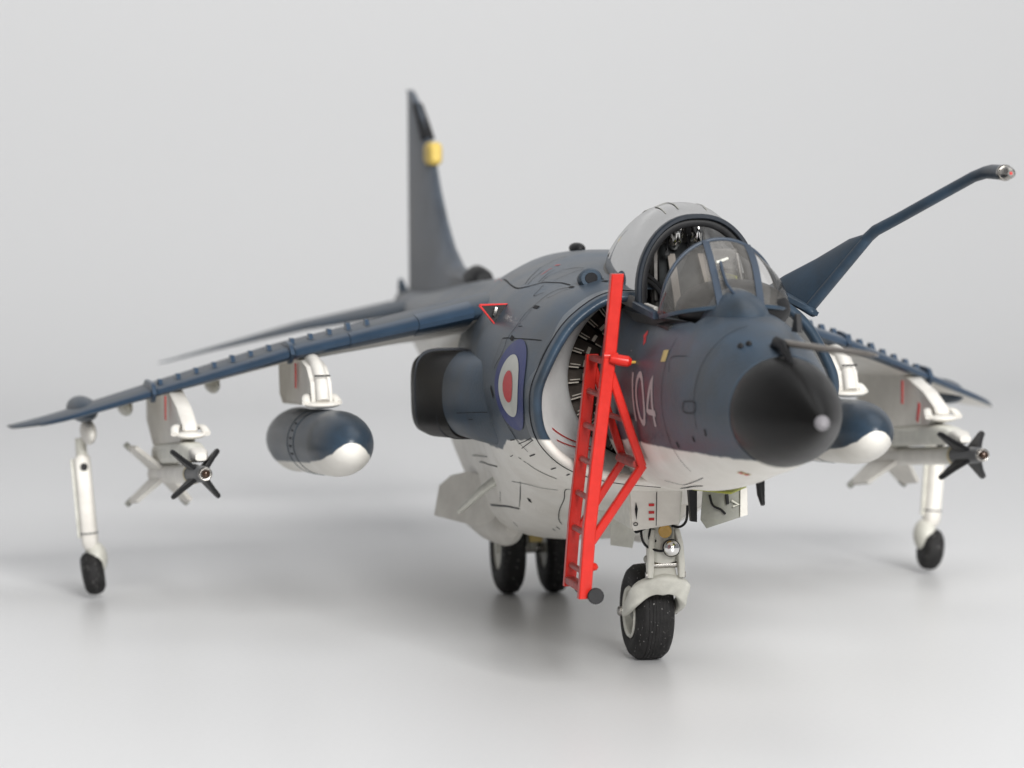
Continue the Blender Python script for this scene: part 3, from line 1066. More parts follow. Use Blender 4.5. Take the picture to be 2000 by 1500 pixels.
part('dark_blade', plate([(-3.70, .095, 1.26), (-3.70, .115, 1.015), (-3.70, .155, 1.01), (-3.70, .155, 1.26)], .05, (1, 0, 0)), M['black'], d2)
part('bay_interior', plate([(-2.80, .16, 1.285), (-3.30, .04, 1.265), (-3.60, .04, 1.255), (-3.60, .36, 1.285), (-3.1, .34, 1.295)], .01, (0, .1, 1)), M['lime'], d2)
for (a, b_, c, e, mm) in (((-5.1, -.10, .98), (-5.1, -.105, .71), (-5.15, .06, .68), (-5.15, .12, .98), 'offwhite'), ((-4.7, -.30, 1.06), (-4.7, -.25, .90), (-4.72, -.16, .90), (-4.7, -.16, 1.06), 'lime'), ((-4.5, .12, 1.05), (-4.5, .14, .83), (-4.5, .22, .88), (-4.5, .30, 1.05), 'white')):
    part('rear_gear_door', plate([a, b_, c, e], .03, (1, -.1, .1)), M['offwhite' if mm == 'lime' else mm])
part('belly_aerial', tube([(-2.45, .26, 1.40), (-2.45, .265, 1.31), (-2.42, .27, 1.245)], [(.03, .03), (.026, .025), (.016, .014)], 12, up=(0, 1, 0)), M['black'])

# ---- windscreen
def arch(th, x=-2.44, hw=.385, z0=2.46, h=.475):
    return Vector((x, -hw * math.cos(th), z0 + h * math.sin(th) ** .92 if math.sin(th) > 0 else z0))


def wbase(th):
    s = math.sin(th)
    return Vector((-2.42 + .56 * s ** .85 if s > 0 else -2.42, -.395 * math.cos(th), 2.455 + .085 * s if s > 0 else 2.455))


V, F = [], []
n, m = 48, 14
for i in range(n + 1):
    th = math.pi * i / n
    A, B = arch(th), wbase(th)
    for k in range(m + 1):
        t = k / m
        p = A.lerp(B, t)
        bul = .10 * math.sin(math.pi * t) * (1 - .45 * math.sin(th) ** 6)
        p += Vector((.45, -math.cos(th) * .55, .35 + .65 * math.sin(th))) * bul * .55
        V.append(p)
WV = V[:]


def ws(i, t):
    a = i * (m + 1)
    k = min(int(t * m), m - 1)
    return WV[a + k].lerp(WV[a + k + 1], t * m - k)


for i in range(n):
    for k in range(m):
        p = i * (m + 1) + k
        F.append((p, p + 1, p + m + 2, p + m + 1))
ws_o = part('windscreen', (V, F), M['screen'])
part('windscreen_arch', tube([ws(i, 0) for i in range(n + 1)], [(.012, .018)] * (n + 1), 12, up=(1, 0, 0), sq=1.6), M['frame'], ws_o)
part('windscreen_sill', tube([ws(i, .985) + Vector((0, 0, -.005)) for i in range(n + 1)], [(.010, .013)] * (n + 1), 10, up=(0, 0, 1), sq=1.6), M['hull'], ws_o)
for ia, ib in ((20, 18.5), (31, 28.5)):
    def wsf(q, t):
        return ws(int(q), t).lerp(ws(int(q) + 1, t), q - int(q))
    P = [wsf(ia + (ib - ia) * t / 10, t / 10) + Vector((.008, 0, .006)) for t in range(0, 11)]
    part('windscreen_strut', tube(P, [(.023, .004)] * 11, 10, up=(1, 0, .4), sq=1.8), M['frame'], ws_o)
part('screen_wiper', tube(smoothpath([ws(24, .97) + Vector((.03, -.02, .02)), ws(21, .75) + Vector((.03, 0, .02)), ws(21, .45) + Vector((.03, 0, .03))], 4), .010, 8), M['frame'], ws_o)
part('wiper_blade', bar(ws(20, .47) + Vector((.035, 0, .03)), ws(23, .42) + Vector((.035, 0, .03)), .015, .015), M['offwhite'], ws_o)
# coaming / blue hump at the screen foot
V, F = ellipsoid((-2.12, -.01, 2.41), .52, .22, .24, 36, 24)
part('screen_fairing', (V, F), M['hull'])
V, F = ellipsoid((-2.32, .05, 2.50), .42, .36, .19, 28, 16)
part('instrument_coaming', (V, F), M['black'])
part('gunsight_frame', tube([(-2.25, -.07, 2.62), (-2.42, -.08, 2.84)], .012, 8), M['metal'])
part('gunsight_frame', tube([(-2.25, .10, 2.62), (-2.42, .10, 2.84)], .012, 8), M['metal'])
V, F = plate([(-2.36, -.10, 2.66), (-2.50, -.10, 2.87), (-2.50, .12, 2.87), (-2.36, .12, 2.66)], .006, (.8, 0, .5))
part('gunsight_glass', (V, F), M['screen'])

# ---- cockpit
V, F = [], []
ring = [(-1.98, .0), (-2.1, .30), (-2.6, .395), (-3.2, .40), (-3.75, .37), (-3.84, .0), (-3.75, -.37), (-3.2, -.40), (-2.6, -.395), (-2.1, -.30)]
for z, s_ in ((2.44, 1.0), (2.42, .96), (2.05, .90), (1.85, .85)):
    for x, y in ring:
        V.append(Vector((-2.95 + (x + 2.95) * s_, y * s_, z)))
for i in range(3):
    for k in range(10):
        j = (k + 1) % 10
        F.append((i * 10 + k, i * 10 + j, i * 10 + 10 + j, i * 10 + 10 + k))
F.append(tuple(range(30, 40)))
part('cockpit_tub', (V, F), M['tub'])
for s_ in (-1, 1):
    cs = part('side_console', bar((-2.3, s_ * .31, 2.36), (-3.6, s_ * .31, 2.36), .13, .10), M['tub'])
    part('canopy_side_rail', bar((-3.12, s_ * .33, 2.60), (-3.75, s_ * .32, 2.62), .04, .16), M['tub'], cs)
    part('console_stripe', bar((-3.20, s_ * .31, 2.64), (-3.65, s_ * .31, 2.65), .03, .04), M['lime'], cs)
    part('cockpit_rail', bar((-2.50, s_ * .405, 2.455), (-3.08, s_ * .40, 2.49), .045, .05), M['frame'])
part('seat_pan', tube([(-2.95, 0, 2.1), (-3.10, 0, 2.3), (-3.35, 0, 2.6), (-3.52, 0, 2.84)], [(.18, .05), (.19, .06), (.18, .06), (.15, .05)], 16, sq=2), M['tub'])
st = part('ejection_seat', tube([(-3.42, 0, 2.3), (-3.50, 0, 2.6), (-3.56, 0, 2.86), (-3.57, 0, 2.97)], [(.20, .07), (.20, .08), (.18, .08), (.14, .06)], 16, sq=2.4), M['seat'])
for s_ in (-.085, .055):
    part('seat_drum', ellipsoid((-3.42, s_ + .025, 2.94), .12, .058, .12), M['chrome'], st)
    part('drum_strap', tube([(-3.33, s_ - .045, 2.80), (-3.30, s_ - .045, 2.92), (-3.40, s_ - .045, 3.04)], .020, 10), M['black'], st)
part('seat_side', plate([(-3.38, -.19, 2.5), (-3.36, -.20, 2.86), (-3.50, -.17, 2.98), (-3.55, -.17, 2.5)], .02, (0, 1, 0)), M['seat'], st)
part('harness_strap', bar((-3.34, -.10, 2.80), (-3.05, -.12, 2.45), .05, .015), M['rodgrey'], st)
part('harness_strap', bar((-3.34, .10, 2.80), (-3.05, .12, 2.45), .05, .015), M['rodgrey'], st)
part('cockpit_bulkhead', plate([(-3.86, -.34, 2.45), (-3.95, -.28, 2.80), (-3.95, 0, 2.92), (-3.95, .28, 2.80), (-3.86, .34, 2.45)], .03, (1, 0, 0)), M['tub'])
for P in ([(-3.6, -.30, 2.62), (-3.45, -.33, 2.66), (-3.2, -.24, 2.60), (-3.05, -.18, 2.45)], [(-3.6, -.24, 2.66), (-3.5, -.26, 2.69), (-3.25, -.18, 2.58), (-3.1, -.14, 2.45)]):
    part('seat_hose', tube(smoothpath(P, 5), .016, 8), M['black'], st)
part('map_case', bar((-2.75, -.345, 2.43), (-3.02, -.345, 2.44), .03, .13), M['white'])

# ---- canopy (slid back)
def can(x, th):
    K = [(-5.05, .05, 2.70, .02), (-4.85, .16, 2.66, .13), (-4.5, .27, 2.62, .28), (-4.1, .335, 2.58, .45), (-3.75, .375, 2.535, .575), (-3.4, .395, 2.505, .625), (-3.05, .385, 2.485, .575)]
    xs_ = [k[0] for k in K]
    x = min(max(x, xs_[0]), xs_[-1])
    i = max(0, min(len(K) - 2, next((j for j in range(len(K) - 1) if xs_[j + 1] >= x), 0)))
    t = i + (x - xs_[i]) / (xs_[i + 1] - xs_[i])
    hw, z0, h = cat([k[1:] for k in K], t)
    c, s = math.cos(th), math.sin(th)
    return Vector((x, -hw * math.copysign(abs(c) ** .85, c) * (1 + .04 * s * (1 - s) * 4), z0 + h * abs(s) ** .9))


V, F = [], []
cx = frange(-5.05, -3.05, 30)
n = 48
for x in cx:
    for k in range(n + 1):
        V.append(can(x, math.pi * k / n))
for i in range(30):
    for k in range(n):
        p = i * (n + 1) + k
        F.append((p, p + 1, p + n + 2, p + n + 1))
cano = part('canopy', (V, F), M['canopy'])
P = [can(-3.05, math.pi * k / n) for k in range(n + 1)]
part('canopy_frame', tube([p + Vector((.0, 0, -.004)) for p in P], [(.018, .045)] * (n + 1), 12, up=(1, 0, 0), sq=1.8), M['rim'], cano)
Pi = [Vector((-3.07, p.y * .93, 2.485 + (p.z - 2.485) * .93)) for p in P]
part('frame_inner_hoop', tube(Pi, [(.030, .035)] * (n + 1), 12, up=(1, 0, 0), sq=1.8), M['black'], cano)
for th in (0, math.pi):
    P = [can(x, th) + Vector((0, 0, .012)) for x in frange(-4.95, -3.07, 20)]
    part('canopy_rail', tube(P, [(.020, .040)] * 21, 10, sq=1.8), M['seat'], cano)


def can_line(pts, wd=.008, mat='doorgrey'):
    P = []
    for (xa, ta), (xb, tb) in zip(pts[:-1], pts[1:]):
        for i in range(9):
            P.append(can(xa + (xb - xa) * i / 8, R(ta + (tb - ta) * i / 8)) + Vector((0, 0, .004)))
    P = [p for i, p in enumerate(P) if i == 0 or (p - P[i - 1]).length > 1e-4]
    part('detonating_cord', tube(P, [(wd * .6, .002)] * len(P), 6, up=(0, 0, 1)), M[mat], cano)


can_line([(-3.25, 70), (-3.55, 70), (-3.55, 82), (-3.85, 82), (-3.85, 70), (-4.2, 70)])
can_line([(-3.25, 104), (-3.6, 104), (-3.6, 118), (-4.0, 118)])
can_line([(-3.55, 82), (-3.25, 82)])

# ---- refuelling probe
V, F = plate([(-4.15, .60, 2.60), (-3.62, .74, 2.49), (-3.45, .92, 2.385), (-3.85, .86, 2.46)], .03, (.1, .5, 1))
pb = part('refuelling_probe', (V, F), M['blue'])
# triangular blade fairing: sections from foot to elbow
ra = [((-3.55, .90, 2.41), (-4.10, .70, 2.52), .040), ((-3.45, .975, 2.555), (-3.90, .80, 2.625), .038), ((-3.33, 1.07, 2.70), (-3.66, .955, 2.745), .036), ((-3.22, 1.165, 2.85), (-3.40, 1.11, 2.885), .034), ((-3.18, 1.20, 2.905), (-3.24, 1.19, 2.93), .034)]
V, F = [], []
for a, b_, r_ in ra:
    a, b_ = Vector(a), Vector(b_)
    dv = (b_ - a)
    ln = dv.length
    dv.normalize()
    sd = dv.cross(Vector((.3, .5, 1))).normalized()
    for k in range(20):
        an = 2 * math.pi * k / 20
        u = .5 - .5 * math.cos(an)
        wv = math.sin(an) * r_ * (1 - .55 * u)
        V.append(a + dv * (ln * u - r_ * .5) + sd * wv)
for i in range(len(ra) - 1):
    for k in range(20):
        j = (k + 1) % 20
        F.append((i * 20 + k, i * 20 + j, i * 20 + 20 + j, i * 20 + 20 + k))
F.append(tuple(range(19, -1, -1)))
F.append(tuple(range(len(V) - 20, len(V))))
part('probe_blade', (V, F), M['blue'], pb)
part('blade_rod', tube([(-3.20, 1.195, 2.90), (-3.46, .965, 2.54), (-3.56, .885, 2.41)], [.034, .036, .036], 14), M['blue'], pb)
part('probe_foot', tube([(-4.15, .62, 2.585), (-3.8, .76, 2.505), (-3.60, .86, 2.43), (-3.50, .90, 2.395), (-3.48, .905, 2.39)], [(.05, .02), (.06, .03), (.06, .030), (.04, .030), (.02, .015)], 14, up=(0, .5, 1)), M['blue'], pb)
P = [(-3.22, 1.18, 2.885), (-3.15, 1.225, 2.945), (-2.95, 1.32, 3.03), (-2.6, 1.475, 3.18), (-2.28, 1.615, 3.315), (-2.16, 1.655, 3.345), (-2.05, 1.665, 3.352), (-1.80, 1.665, 3.352)]
part('probe_tube', tube(P, [.036, .038, .036, .036, .036, .040, .046, .048], 20), M['blue'], pb)
part('probe_collar', lathe([(0, .051), (.03, .052), (.04, .046)], (-1.82, 1.665, 3.352), (1, 0, 0), 24), M['metal'], pb)
part('probe_nozzle', lathe([(0, .042), (.06, .042), (.10, .034), (.115, .02)], (-1.79, 1.665, 3.352), (1, 0, 0), 24), M['metal'], pb)
part('probe_nozzle_hole', lathe([(0, .010), (.004, .009)], (-1.675, 1.665, 3.352), (1, 0, 0), 12), M['redmark'], pb)

# ---- pitot and nose details
part('pitot_mount', tube([(-1.10, -.02, 2.33), (-1.00, -.02, 2.375), (-.90, -.005, 2.355), (-.72, .0, 2.25)], [(.022, .02), (.032, .036), (.030, .04), (.012, .02)], 14), M['black'])
part('pitot_probe', tube([(-.97, .02, 2.372), (-.2, .07, 2.385), (.50, .12, 2.400), (.62, .13, 2.402)], [.022, .020, .017, .008], 14), M['rodgrey'])
part('yaw_vane', plate([(-1.15, .165, 2.42), (-1.28, .16, 2.42), (-1.24, .17, 2.53), (-1.20, .17, 2.53)], .03, (0, 1, 0)), M['black'])
for y, z in ((-.19, 2.34), (-.145, 2.355)):
    h = FFB.ray_cast(Vector((2, y, z)), Vector((-1, 0, 0)))
    p = h[0] if h[0] else Vector((-1.2, y, z))
    part('nose_vent', ellipsoid((p.x, p.y, p.z), .035, .018, .022), M['black'])

# ---- dorsal bumps
def on_body(x, y, z, B=CFB):
    h = B.find_nearest(Vector((x, y, z)))
    return h[0], h[1]


p, nn = on_body(-4.05, -.515, 2.7)
part('vent_scoop', tube([p + Vector((-.20, 0, -.03)), p + Vector((-.02, 0, .01)), p + Vector((.06, -.005, .02)), p + Vector((.085, -.005, .02))], [(.03, .02), (.080, .062), (.080, .068), (.068, .058)], 20), M['blue'])
part('scoop_mouth', tube([p + Vector((.084, -.005, .022)), p + Vector((.092, -.005, .022))], [(.044, .038), (.042, .036)], 16), M['line'])
p, nn = on_body(-6.1, -.12, 2.8)
part('beacon', ellipsoid((p.x, p.y, p.z + .015), .12, .055, .04), M['black'])

# inboard triangular intake at the wing root
c0 = Vector((-5.42, -.99, 2.30))
tri = [Vector((-4.86, -1.068, 2.401)), Vector((-4.86, -.878, 2.405)), Vector((-4.86, -.964, 2.272))]
ri = part('root_intake_rim', tube(tri + [tri[0]], .009, 8), M['redmark'])
part('root_intake_mouth', plate([t_ - Vector((.035, 0, 0)) for t_ in tri], .08, (1, 0, 0)), M['black'], ri)
part('root_intake_vane', bar((-4.82, -.958, 2.388), (-4.82, -.975, 2.33), .012, .02), M['metal'], ri)

# ---- draped marks
def ribbon(P, Nn, wd, off=.0025):
    V, F = [], []
    for i, (p, n_) in enumerate(zip(P, Nn)):
        a, b_ = P[max(0, i - 1)], P[min(len(P) - 1, i + 1)]
        t = (b_ - a)
        if t.length < 1e-6:
            t = Vector((1, 0, 0))
        t.normalize()
        s = t.cross(n_).normalized() * wd / 2
        V += [p + n_ * off + s, p + n_ * off - s]
    for i in range(len(P) - 1):
        F.append((2 * i, 2 * i + 1, 2 * i + 3, 2 * i + 2))
    return V, F


def surf_line(L, pts, wd=.009, mat='line', name='panel_line', parent=body, off=.0025):
    """pts: (x, t) pairs on hull L joined by straight parameter lines"""
    P, Q = [], []
    for (xa, ta), (xb, tb) in zip(pts[:-1], pts[1:]):
        ln = (L.pt(xa, ta) - L.pt(xb, tb)).length
        k = max(3, int(ln / .04))
        for i in range(k + (1 if (xb, tb) == pts[-1] else 0)):
            x, t = xa + (xb - xa) * i / k, ta + (tb - ta) * i / k
            p = L.pt(x, t)
            n_ = (L.pt(x, t + .004) - L.pt(x, t - .004)).cross(L.pt(x + .01, t) - L.pt(x - .01, t)).normalized()
            cpt = Vector((x, 0, 1.9))
            if n_.dot(p - cpt) < 0:
                n_ = -n_
            P.append(p)
            Q.append(n_)
    return part(name, ribbon(P, Q, wd, off), M[mat], parent)


# panel joints, louvres and painted marks, draped on the hull (surface points in aircraft space)
MARKS = [
    ('C', 0.013, 'line', [(-6.017, -0.661, 2.511), (-5.777, -0.688, 2.513), (-5.404, -0.736, 2.504), (-5.064, -0.764, 2.501), (-4.891, -0.743, 2.516), (-4.786, -0.708, 2.535), (-4.683, -0.659, 2.557), (-4.528, -0.629, 2.564), (-4.367, -0.6, 2.568), (-4.159, -0.59, 2.565)]),
    ('C', 0.007, 'line', [(-4.986, -0.723, 2.528), (-5.147, -0.66, 2.562), (-5.299, -0.584, 2.595), (-5.418, -0.522, 2.621), (-5.44, -0.467, 2.644), (-5.478, -0.4, 2.669), (-5.475, -0.328, 2.691)]),
    ('C', 0.006, 'line', [(-4.906, -0.722, 2.529), (-5.023, -0.664, 2.561), (-5.09, -0.614, 2.585), (-5.202, -0.547, 2.614)]),
    ('C', 0.007, 'line', [(-4.776, -0.674, 2.552), (-4.872, -0.618, 2.582), (-4.947, -0.566, 2.605), (-4.979, -0.52, 2.624)]),
    ('C', 0.007, 'line', [(-4.718, -0.665, 2.555), (-4.816, -0.609, 2.584), (-4.831, -0.563, 2.604), (-4.833, -0.491, 2.63), (-4.769, -0.433, 2.646), (-4.651, -0.389, 2.653)]),
    ('C', 0.006, 'line', [(-4.566, -0.613, 2.572), (-4.587, -0.559, 2.595), (-4.596, -0.486, 2.621), (-4.601, -0.435, 2.637), (-4.55, -0.401, 2.644)]),
    ('C', 0.007, 'line', [(-4.352, -0.73, 2.506), (-4.443, -0.778, 2.48), (-4.509, -0.732, 2.512), (-4.595, -0.678, 2.544)]),
    ('C', 0.009, 'line', [(-4.064, -0.604, 2.557), (-4.194, -0.666, 2.534), (-4.213, -0.732, 2.5), (-4.187, -0.808, 2.448), (-4.2, -0.84, 2.42), (-4.222, -0.891, 2.365), (-4.224, -0.94, 2.298), (-4.262, -0.974, 2.241), (-4.289, -0.997, 2.199), (-4.263, -1.016, 2.153), (-4.284, -1.04, 2.09), (-4.339, -1.057, 2.039), (-4.364, -1.066, 2.003)]),
    ('C', 0.006, 'line', [(-4.024, -0.62, 2.549), (-4.07, -0.672, 2.527), (-4.085, -0.725, 2.5), (-4.126, -0.758, 2.481)]),
    ('C', 0.006, 'line', [(-4.165, -0.851, 2.409), (-4.151, -0.885, 2.369), (-4.166, -0.917, 2.328), (-4.18, -0.939, 2.297), (-4.084, -0.931, 2.302)]),
    ('C', 0.008, 'line', [(-4.411, -0.999, 2.201), (-4.312, -0.992, 2.211), (-4.155, -0.983, 2.217), (-3.819, -0.956, 2.233), (-3.535, -0.921, 2.242)]),
    ('C', 0.005, 'groove', [(-4.411, -0.999, 2.201), (-4.406, -1.022, 2.151), (-4.409, -1.043, 2.096), (-4.415, -1.059, 2.041), (-4.421, -1.069, 1.999)]),
    ('C', 0.007, 'line', [(-4.113, -0.544, 2.58), (-4.115, -0.474, 2.603), (-4.046, -0.42, 2.616), (-3.922, -0.413, 2.612)]),
    ('C', 0.03, 'line', [(-4.106, -0.607, 2.557), (-4.021, -0.6, 2.557)]),
    ('C', 0.03, 'line', [(-4.178, -0.834, 2.425), (-4.057, -0.829, 2.425)]),
    ('C', 0.035, 'line', [(-4.224, -0.982, 2.223), (-4.13, -0.984, 2.212)]),
    ('C', 0.03, 'line', [(-3.872, -0.432, 2.604), (-3.808, -0.415, 2.604)]),
    ('C', 0.012, 'redmark', [(-5.031, -0.605, 2.589), (-5.036, -0.586, 2.597), (-5.082, -0.551, 2.612), (-5.127, -0.505, 2.631)]),
    ('C', 0.02, 'redmark', [(-5.189, -0.47, 2.644), (-5.125, -0.447, 2.652)]),
    ('C', 0.01, 'redmark', [(-8.009, -0.314, 2.395), (-6.033, -0.672, 2.502)]),
    ('C', 0.008, 'line', [(-4.189, -1.049, 1.702), (-4.132, -1.028, 1.645), (-4.081, -0.997, 1.582), (-4.066, -0.963, 1.522)]),
    ('C', 0.008, 'line', [(-4.103, -1.034, 1.672), (-4.083, -1.005, 1.599), (-4.029, -0.95, 1.512), (-3.999, -0.915, 1.473)]),
    ('C', 0.007, 'line', [(-4.066, -0.963, 1.522), (-3.929, -0.954, 1.549), (-3.635, -0.95, 1.591), (-9.195, 0.294, 1.11)]),
    ('C', 0.013, 'line', [(-4.202, -0.881, 1.38), (-4.173, -0.828, 1.341), (-4.124, -0.764, 1.306), (-4.085, -0.705, 1.282)]),
    ('C', 0.012, 'line', [(-4.274, -0.922, 1.412), (-4.243, -0.912, 1.405)]),
    ('C', 0.012, 'line', [(-4.23, -0.897, 1.391), (-4.211, -0.886, 1.383)]),
    ('C', 0.012, 'line', [(-4.037, -0.897, 1.441), (-3.918, -0.886, 1.465)]),
    ('C', 0.012, 'line', [(-3.963, -0.769, 1.357), (-3.868, -0.756, 1.377)]),
    ('C', 0.012, 'line', [(-3.906, -0.676, 1.32), (-3.846, -0.668, 1.336)]),
    ('C', 0.008, 'line', [(-4.095, -1.06, 1.787), (-3.982, -1.054, 1.8)]),
    ('C', 0.008, 'line', [(-4.108, -1.033, 1.667), (-3.946, -1.024, 1.694)]),
    ('C', 0.009, 'line', [(-4.211, -0.991, 1.534), (-4.106, -0.984, 1.547)]),
    ('C', 0.045, 'line', [(-4.422, -1.08, 1.878), (-4.357, -1.075, 1.813)]),
    ('C', 0.01, 'line', [(-6.742, -0.696, 1.156), (-5.68, -0.833, 1.233), (-5.274, -0.863, 1.258)]),
    ('C', 0.018, 'groove', [(-6.562, -0.652, 0.86), (-5.829, -0.699, 0.925), (-5.459, -0.67, 0.944)]),
    ('C', 0.005, 'groove', [(-4.86, -0.79, 1.193), (-5.269, -0.705, 1.024)]),
    ('C', 0.03, 'line', [(-5.082, -0.686, 1.052), (-5.128, -0.663, 1.021)]),
    ('C', 0.008, 'line', [(-4.153, -0.56, 1.193), (-4.243, -0.609, 1.191), (-4.54, -0.554, 1.099), (-4.945, -0.498, 0.983), (-5.203, -0.448, 0.892), (-5.333, -0.398, 0.84)]),
    ('C', 0.011, 'line', [(-5.54, -0.418, 0.789), (-5.597, -0.388, 0.768)]),
    ('C', 0.011, 'line', [(-5.443, -0.414, 0.813), (-5.5, -0.376, 0.789)]),
    ('C', 0.01, 'line', [(-5.949, -0.613, 0.798), (-5.985, -0.573, 0.761)]),
    ('C', 0.006, 'groove', [(-4.985, -0.764, 1.145), (-5.421, -0.679, 0.962)]),
    ('C', 0.006, 'groove', [(-5.705, -0.756, 1.044), (-5.931, -0.71, 0.945)]),
    ('C', 0.006, 'groove', [(-5.082, -0.802, 1.174), (-4.762, -0.762, 1.182), (-4.548, -0.701, 1.175), (-4.351, -0.638, 1.179)]),
    ('N', 0.03, 'line', [(-1.922, -0.414, 1.703), (-1.922, -0.396, 1.668)]),
    ('N', 0.026, 'line', [(-1.569, -0.398, 1.768), (-1.58, -0.384, 1.732)]),
    ('N', 0.022, 'line', [(-1.324, -0.385, 1.833), (-1.337, -0.372, 1.79)]),
    ('N', 0.006, 'groove', [(-1.727, -0.395, 2.25), (-1.99, -0.432, 2.224), (-1.944, -0.454, 2.137)]),
    ('N', 0.014, 'groove', [(-1.615, -0.442, 1.98), (-1.434, -0.42, 1.989), (-1.444, -0.419, 1.927), (-1.63, -0.441, 1.918), (-1.615, -0.442, 1.98)]),
    ('N', 0.018, 'line', [(-3.079, -0.102, 1.298), (-2.559, -0.17, 1.36), (-2.282, -0.159, 1.392)]),
    ('N', 0.05, 'redmark', [(-2.715, -0.418, 2.332), (-2.653, -0.431, 2.311)]),
    ('N', 0.035, 'redmark', [(-2.654, -0.437, 2.302), (-2.604, -0.452, 2.271)]),
    ('N', 0.085, 'bandyellow', [(-2.153, -0.447, 2.223), (-2.065, -0.436, 2.231)]),
    ('N', 0.01, 'digit', [(-2.853, -0.482, 2.211), (-2.83, -0.481, 2.213)]),
    ('nozzle_fairing', 0.006, 'line', [(-5.093, -1.182, 1.65), (-4.765, -1.135, 1.679), (-4.609, -1.065, 1.691)]),
    ('nozzle_fairing', 0.006, 'line', [(-4.861, -1.146, 1.623), (-4.773, -1.134, 1.632)]),
]
NOZB = {}
for k, w_, mt, pts in MARKS:
    for sg in (1, -1):
        if sg == -1 and (k != 'C' or mt == 'redmark'):
            continue
        B_ = {'C': CFB, 'N': FFB, 'nozzle_fairing': NFB}[k]
        P, Q = [], []
        pts_ = [Vector((x, y * sg, z)) for x, y, z in pts]
        path = smoothpath(pts_, 5) if len(pts_) > 2 else [pts_[0].lerp(pts_[1], i / 4) for i in range(5)]
        for p in path:
            h = B_.find_nearest(p)
            n_ = h[1]
            if n_.dot(h[0] - Vector((h[0].x + .3, 0, 1.9))) < 0:
                n_ = -n_
            if P and (h[0] - P[-1]).length < 1e-4:
                continue
            P.append(h[0])
            Q.append(n_)
        nm = {'line': 'panel_line', 'groove': 'panel_line', 'redmark': 'red_marking', 'bandyellow': 'warning_square', 'digit': 'white_dot'}[mt]
        if mt == 'line' and w_ > .02:
            nm = 'louvre'
        part(nm, ribbon(P, Q, w_ * (.78 if w_ < .02 else .9), .003), M[mt], nose if k == 'N' else body)

# front fuselage joints
for sg in (1, -1):
    surf_line(FF, [(-2.05, .14 if sg == 1 else .86), (-2.05, .40 if sg == 1 else .60)], .006, 'groove', parent=nose)
surf_line(FF, [(-1.45, .03), (-1.45, .30)], .006, 'groove', parent=nose)
surf_line(FF, [(-2.0, .425), (-2.6, .44), (-2.9, .425)], .006, 'groove', parent=nose)
# warning marks
surf_line(FF, [(-1.36, .437), (-1.36, .463)], .10, 'bandyellow', 'warning_patch', nose, .002)
for t in (.442, .456):
    surf_line(FF, [(-1.33, t), (-1.39, t + .001)], .022, 'redmark', 'stencil_mark', nose, .005)

# roundel
def drape_disc(x0, z0, r_, off, B, n=64, rings=10, ry=None):
    V, F = [], []
    ry = ry or r_
    for i in range(rings + 1):
        q = i / rings
        for k in range(n):
            a = 2 * math.pi * k / n
            o_ = Vector((x0 + r_ * q * math.cos(a), -4, z0 + ry * q * math.sin(a)))
            h = B.ray_cast(o_, Vector((0, 1, 0)))
            p = h[0] + Vector((0, -off, 0)) + (h[1] if h[1].y < 0 else -h[1]) * off
            V.append(p)
    for i in range(rings):
        for k in range(n):
            j = (k + 1) % n
            F.append((i * n + k, i * n + j, i * n + n + j, i * n + n + k))
    return V, F


RX, RZ = -3.93, 1.925
ro = part('roundel', drape_disc(RX, RZ, .365, .003, CFB, ry=.30), M['rblue'])
part('roundel_white_ring', drape_disc(RX - .0, RZ - .005, .245, .0045, CFB, ry=.205), M['rwhite'], ro)
part('roundel_red_centre', drape_disc(RX - .0, RZ - .01, .12, .006, CFB, ry=.105), M['rred'], ro)

# code 104 on the starboard nose, drawn as draped strokes
def stroke(pts, wd, nm, par):
    P, Q = [], []
    for (xa, za), (xb, zb) in zip(pts[:-1], pts[1:]):
        for i in range(7):
            x, z = xa + (xb - xa) * i / 6, za + (zb - za) * i / 6
            h = FFB.ray_cast(Vector((x, -4, z)), Vector((0, 1, 0)))
            if h[0]:
                if P and (h[0] - P[-1]).length < 1e-4:
                    continue
                P.append(h[0])
                Q.append(h[1] if h[1].y < 0 else -h[1])
    return part(nm, ribbon(P, Q, wd, .003), M['digit'], par)


zt, zb = 2.085, 1.775
code = None
ov = [(-2.52 + .085 * math.cos(a), (zt + zb) / 2 + (zt - zb) / 2 * math.sin(a)) for a in frange(0, 2 * math.pi, 20)]
code = stroke([(-2.69, zt), (-2.69, zb)], .040, 'code_digit', nose)
stroke(ov, .040, 'code_digit', nose)
code4 = stroke([(-2.25, zb), (-2.25, zt), (-2.38, zb + .085), (-2.20, zb + .085)], .038, 'code_digit', nose)

# red crossed lines in the lower duct
def duct_line(a, b_, wd=.012):
    P, Q = [], []
    for i in range(12):
        t = i / 11
        p = Vector(a).lerp(Vector(b_), t)
        h = DUB.find_nearest(p)
        n_ = h[1]
        if n_.dot(Vector((h[0].x, -.2, 1.93)) - h[0]) < 0:
            n_ = -n_
        P.append(h[0])
        Q.append(n_)
    part('duct_mark', ribbon(P, Q, wd, .006), M['redmark'])


duct_line((-3.72, -.78, 1.66), (-4.05, -.50, 1.44))
duct_line((-3.70, -.78, 1.58), (-4.05, -.52, 1.36))

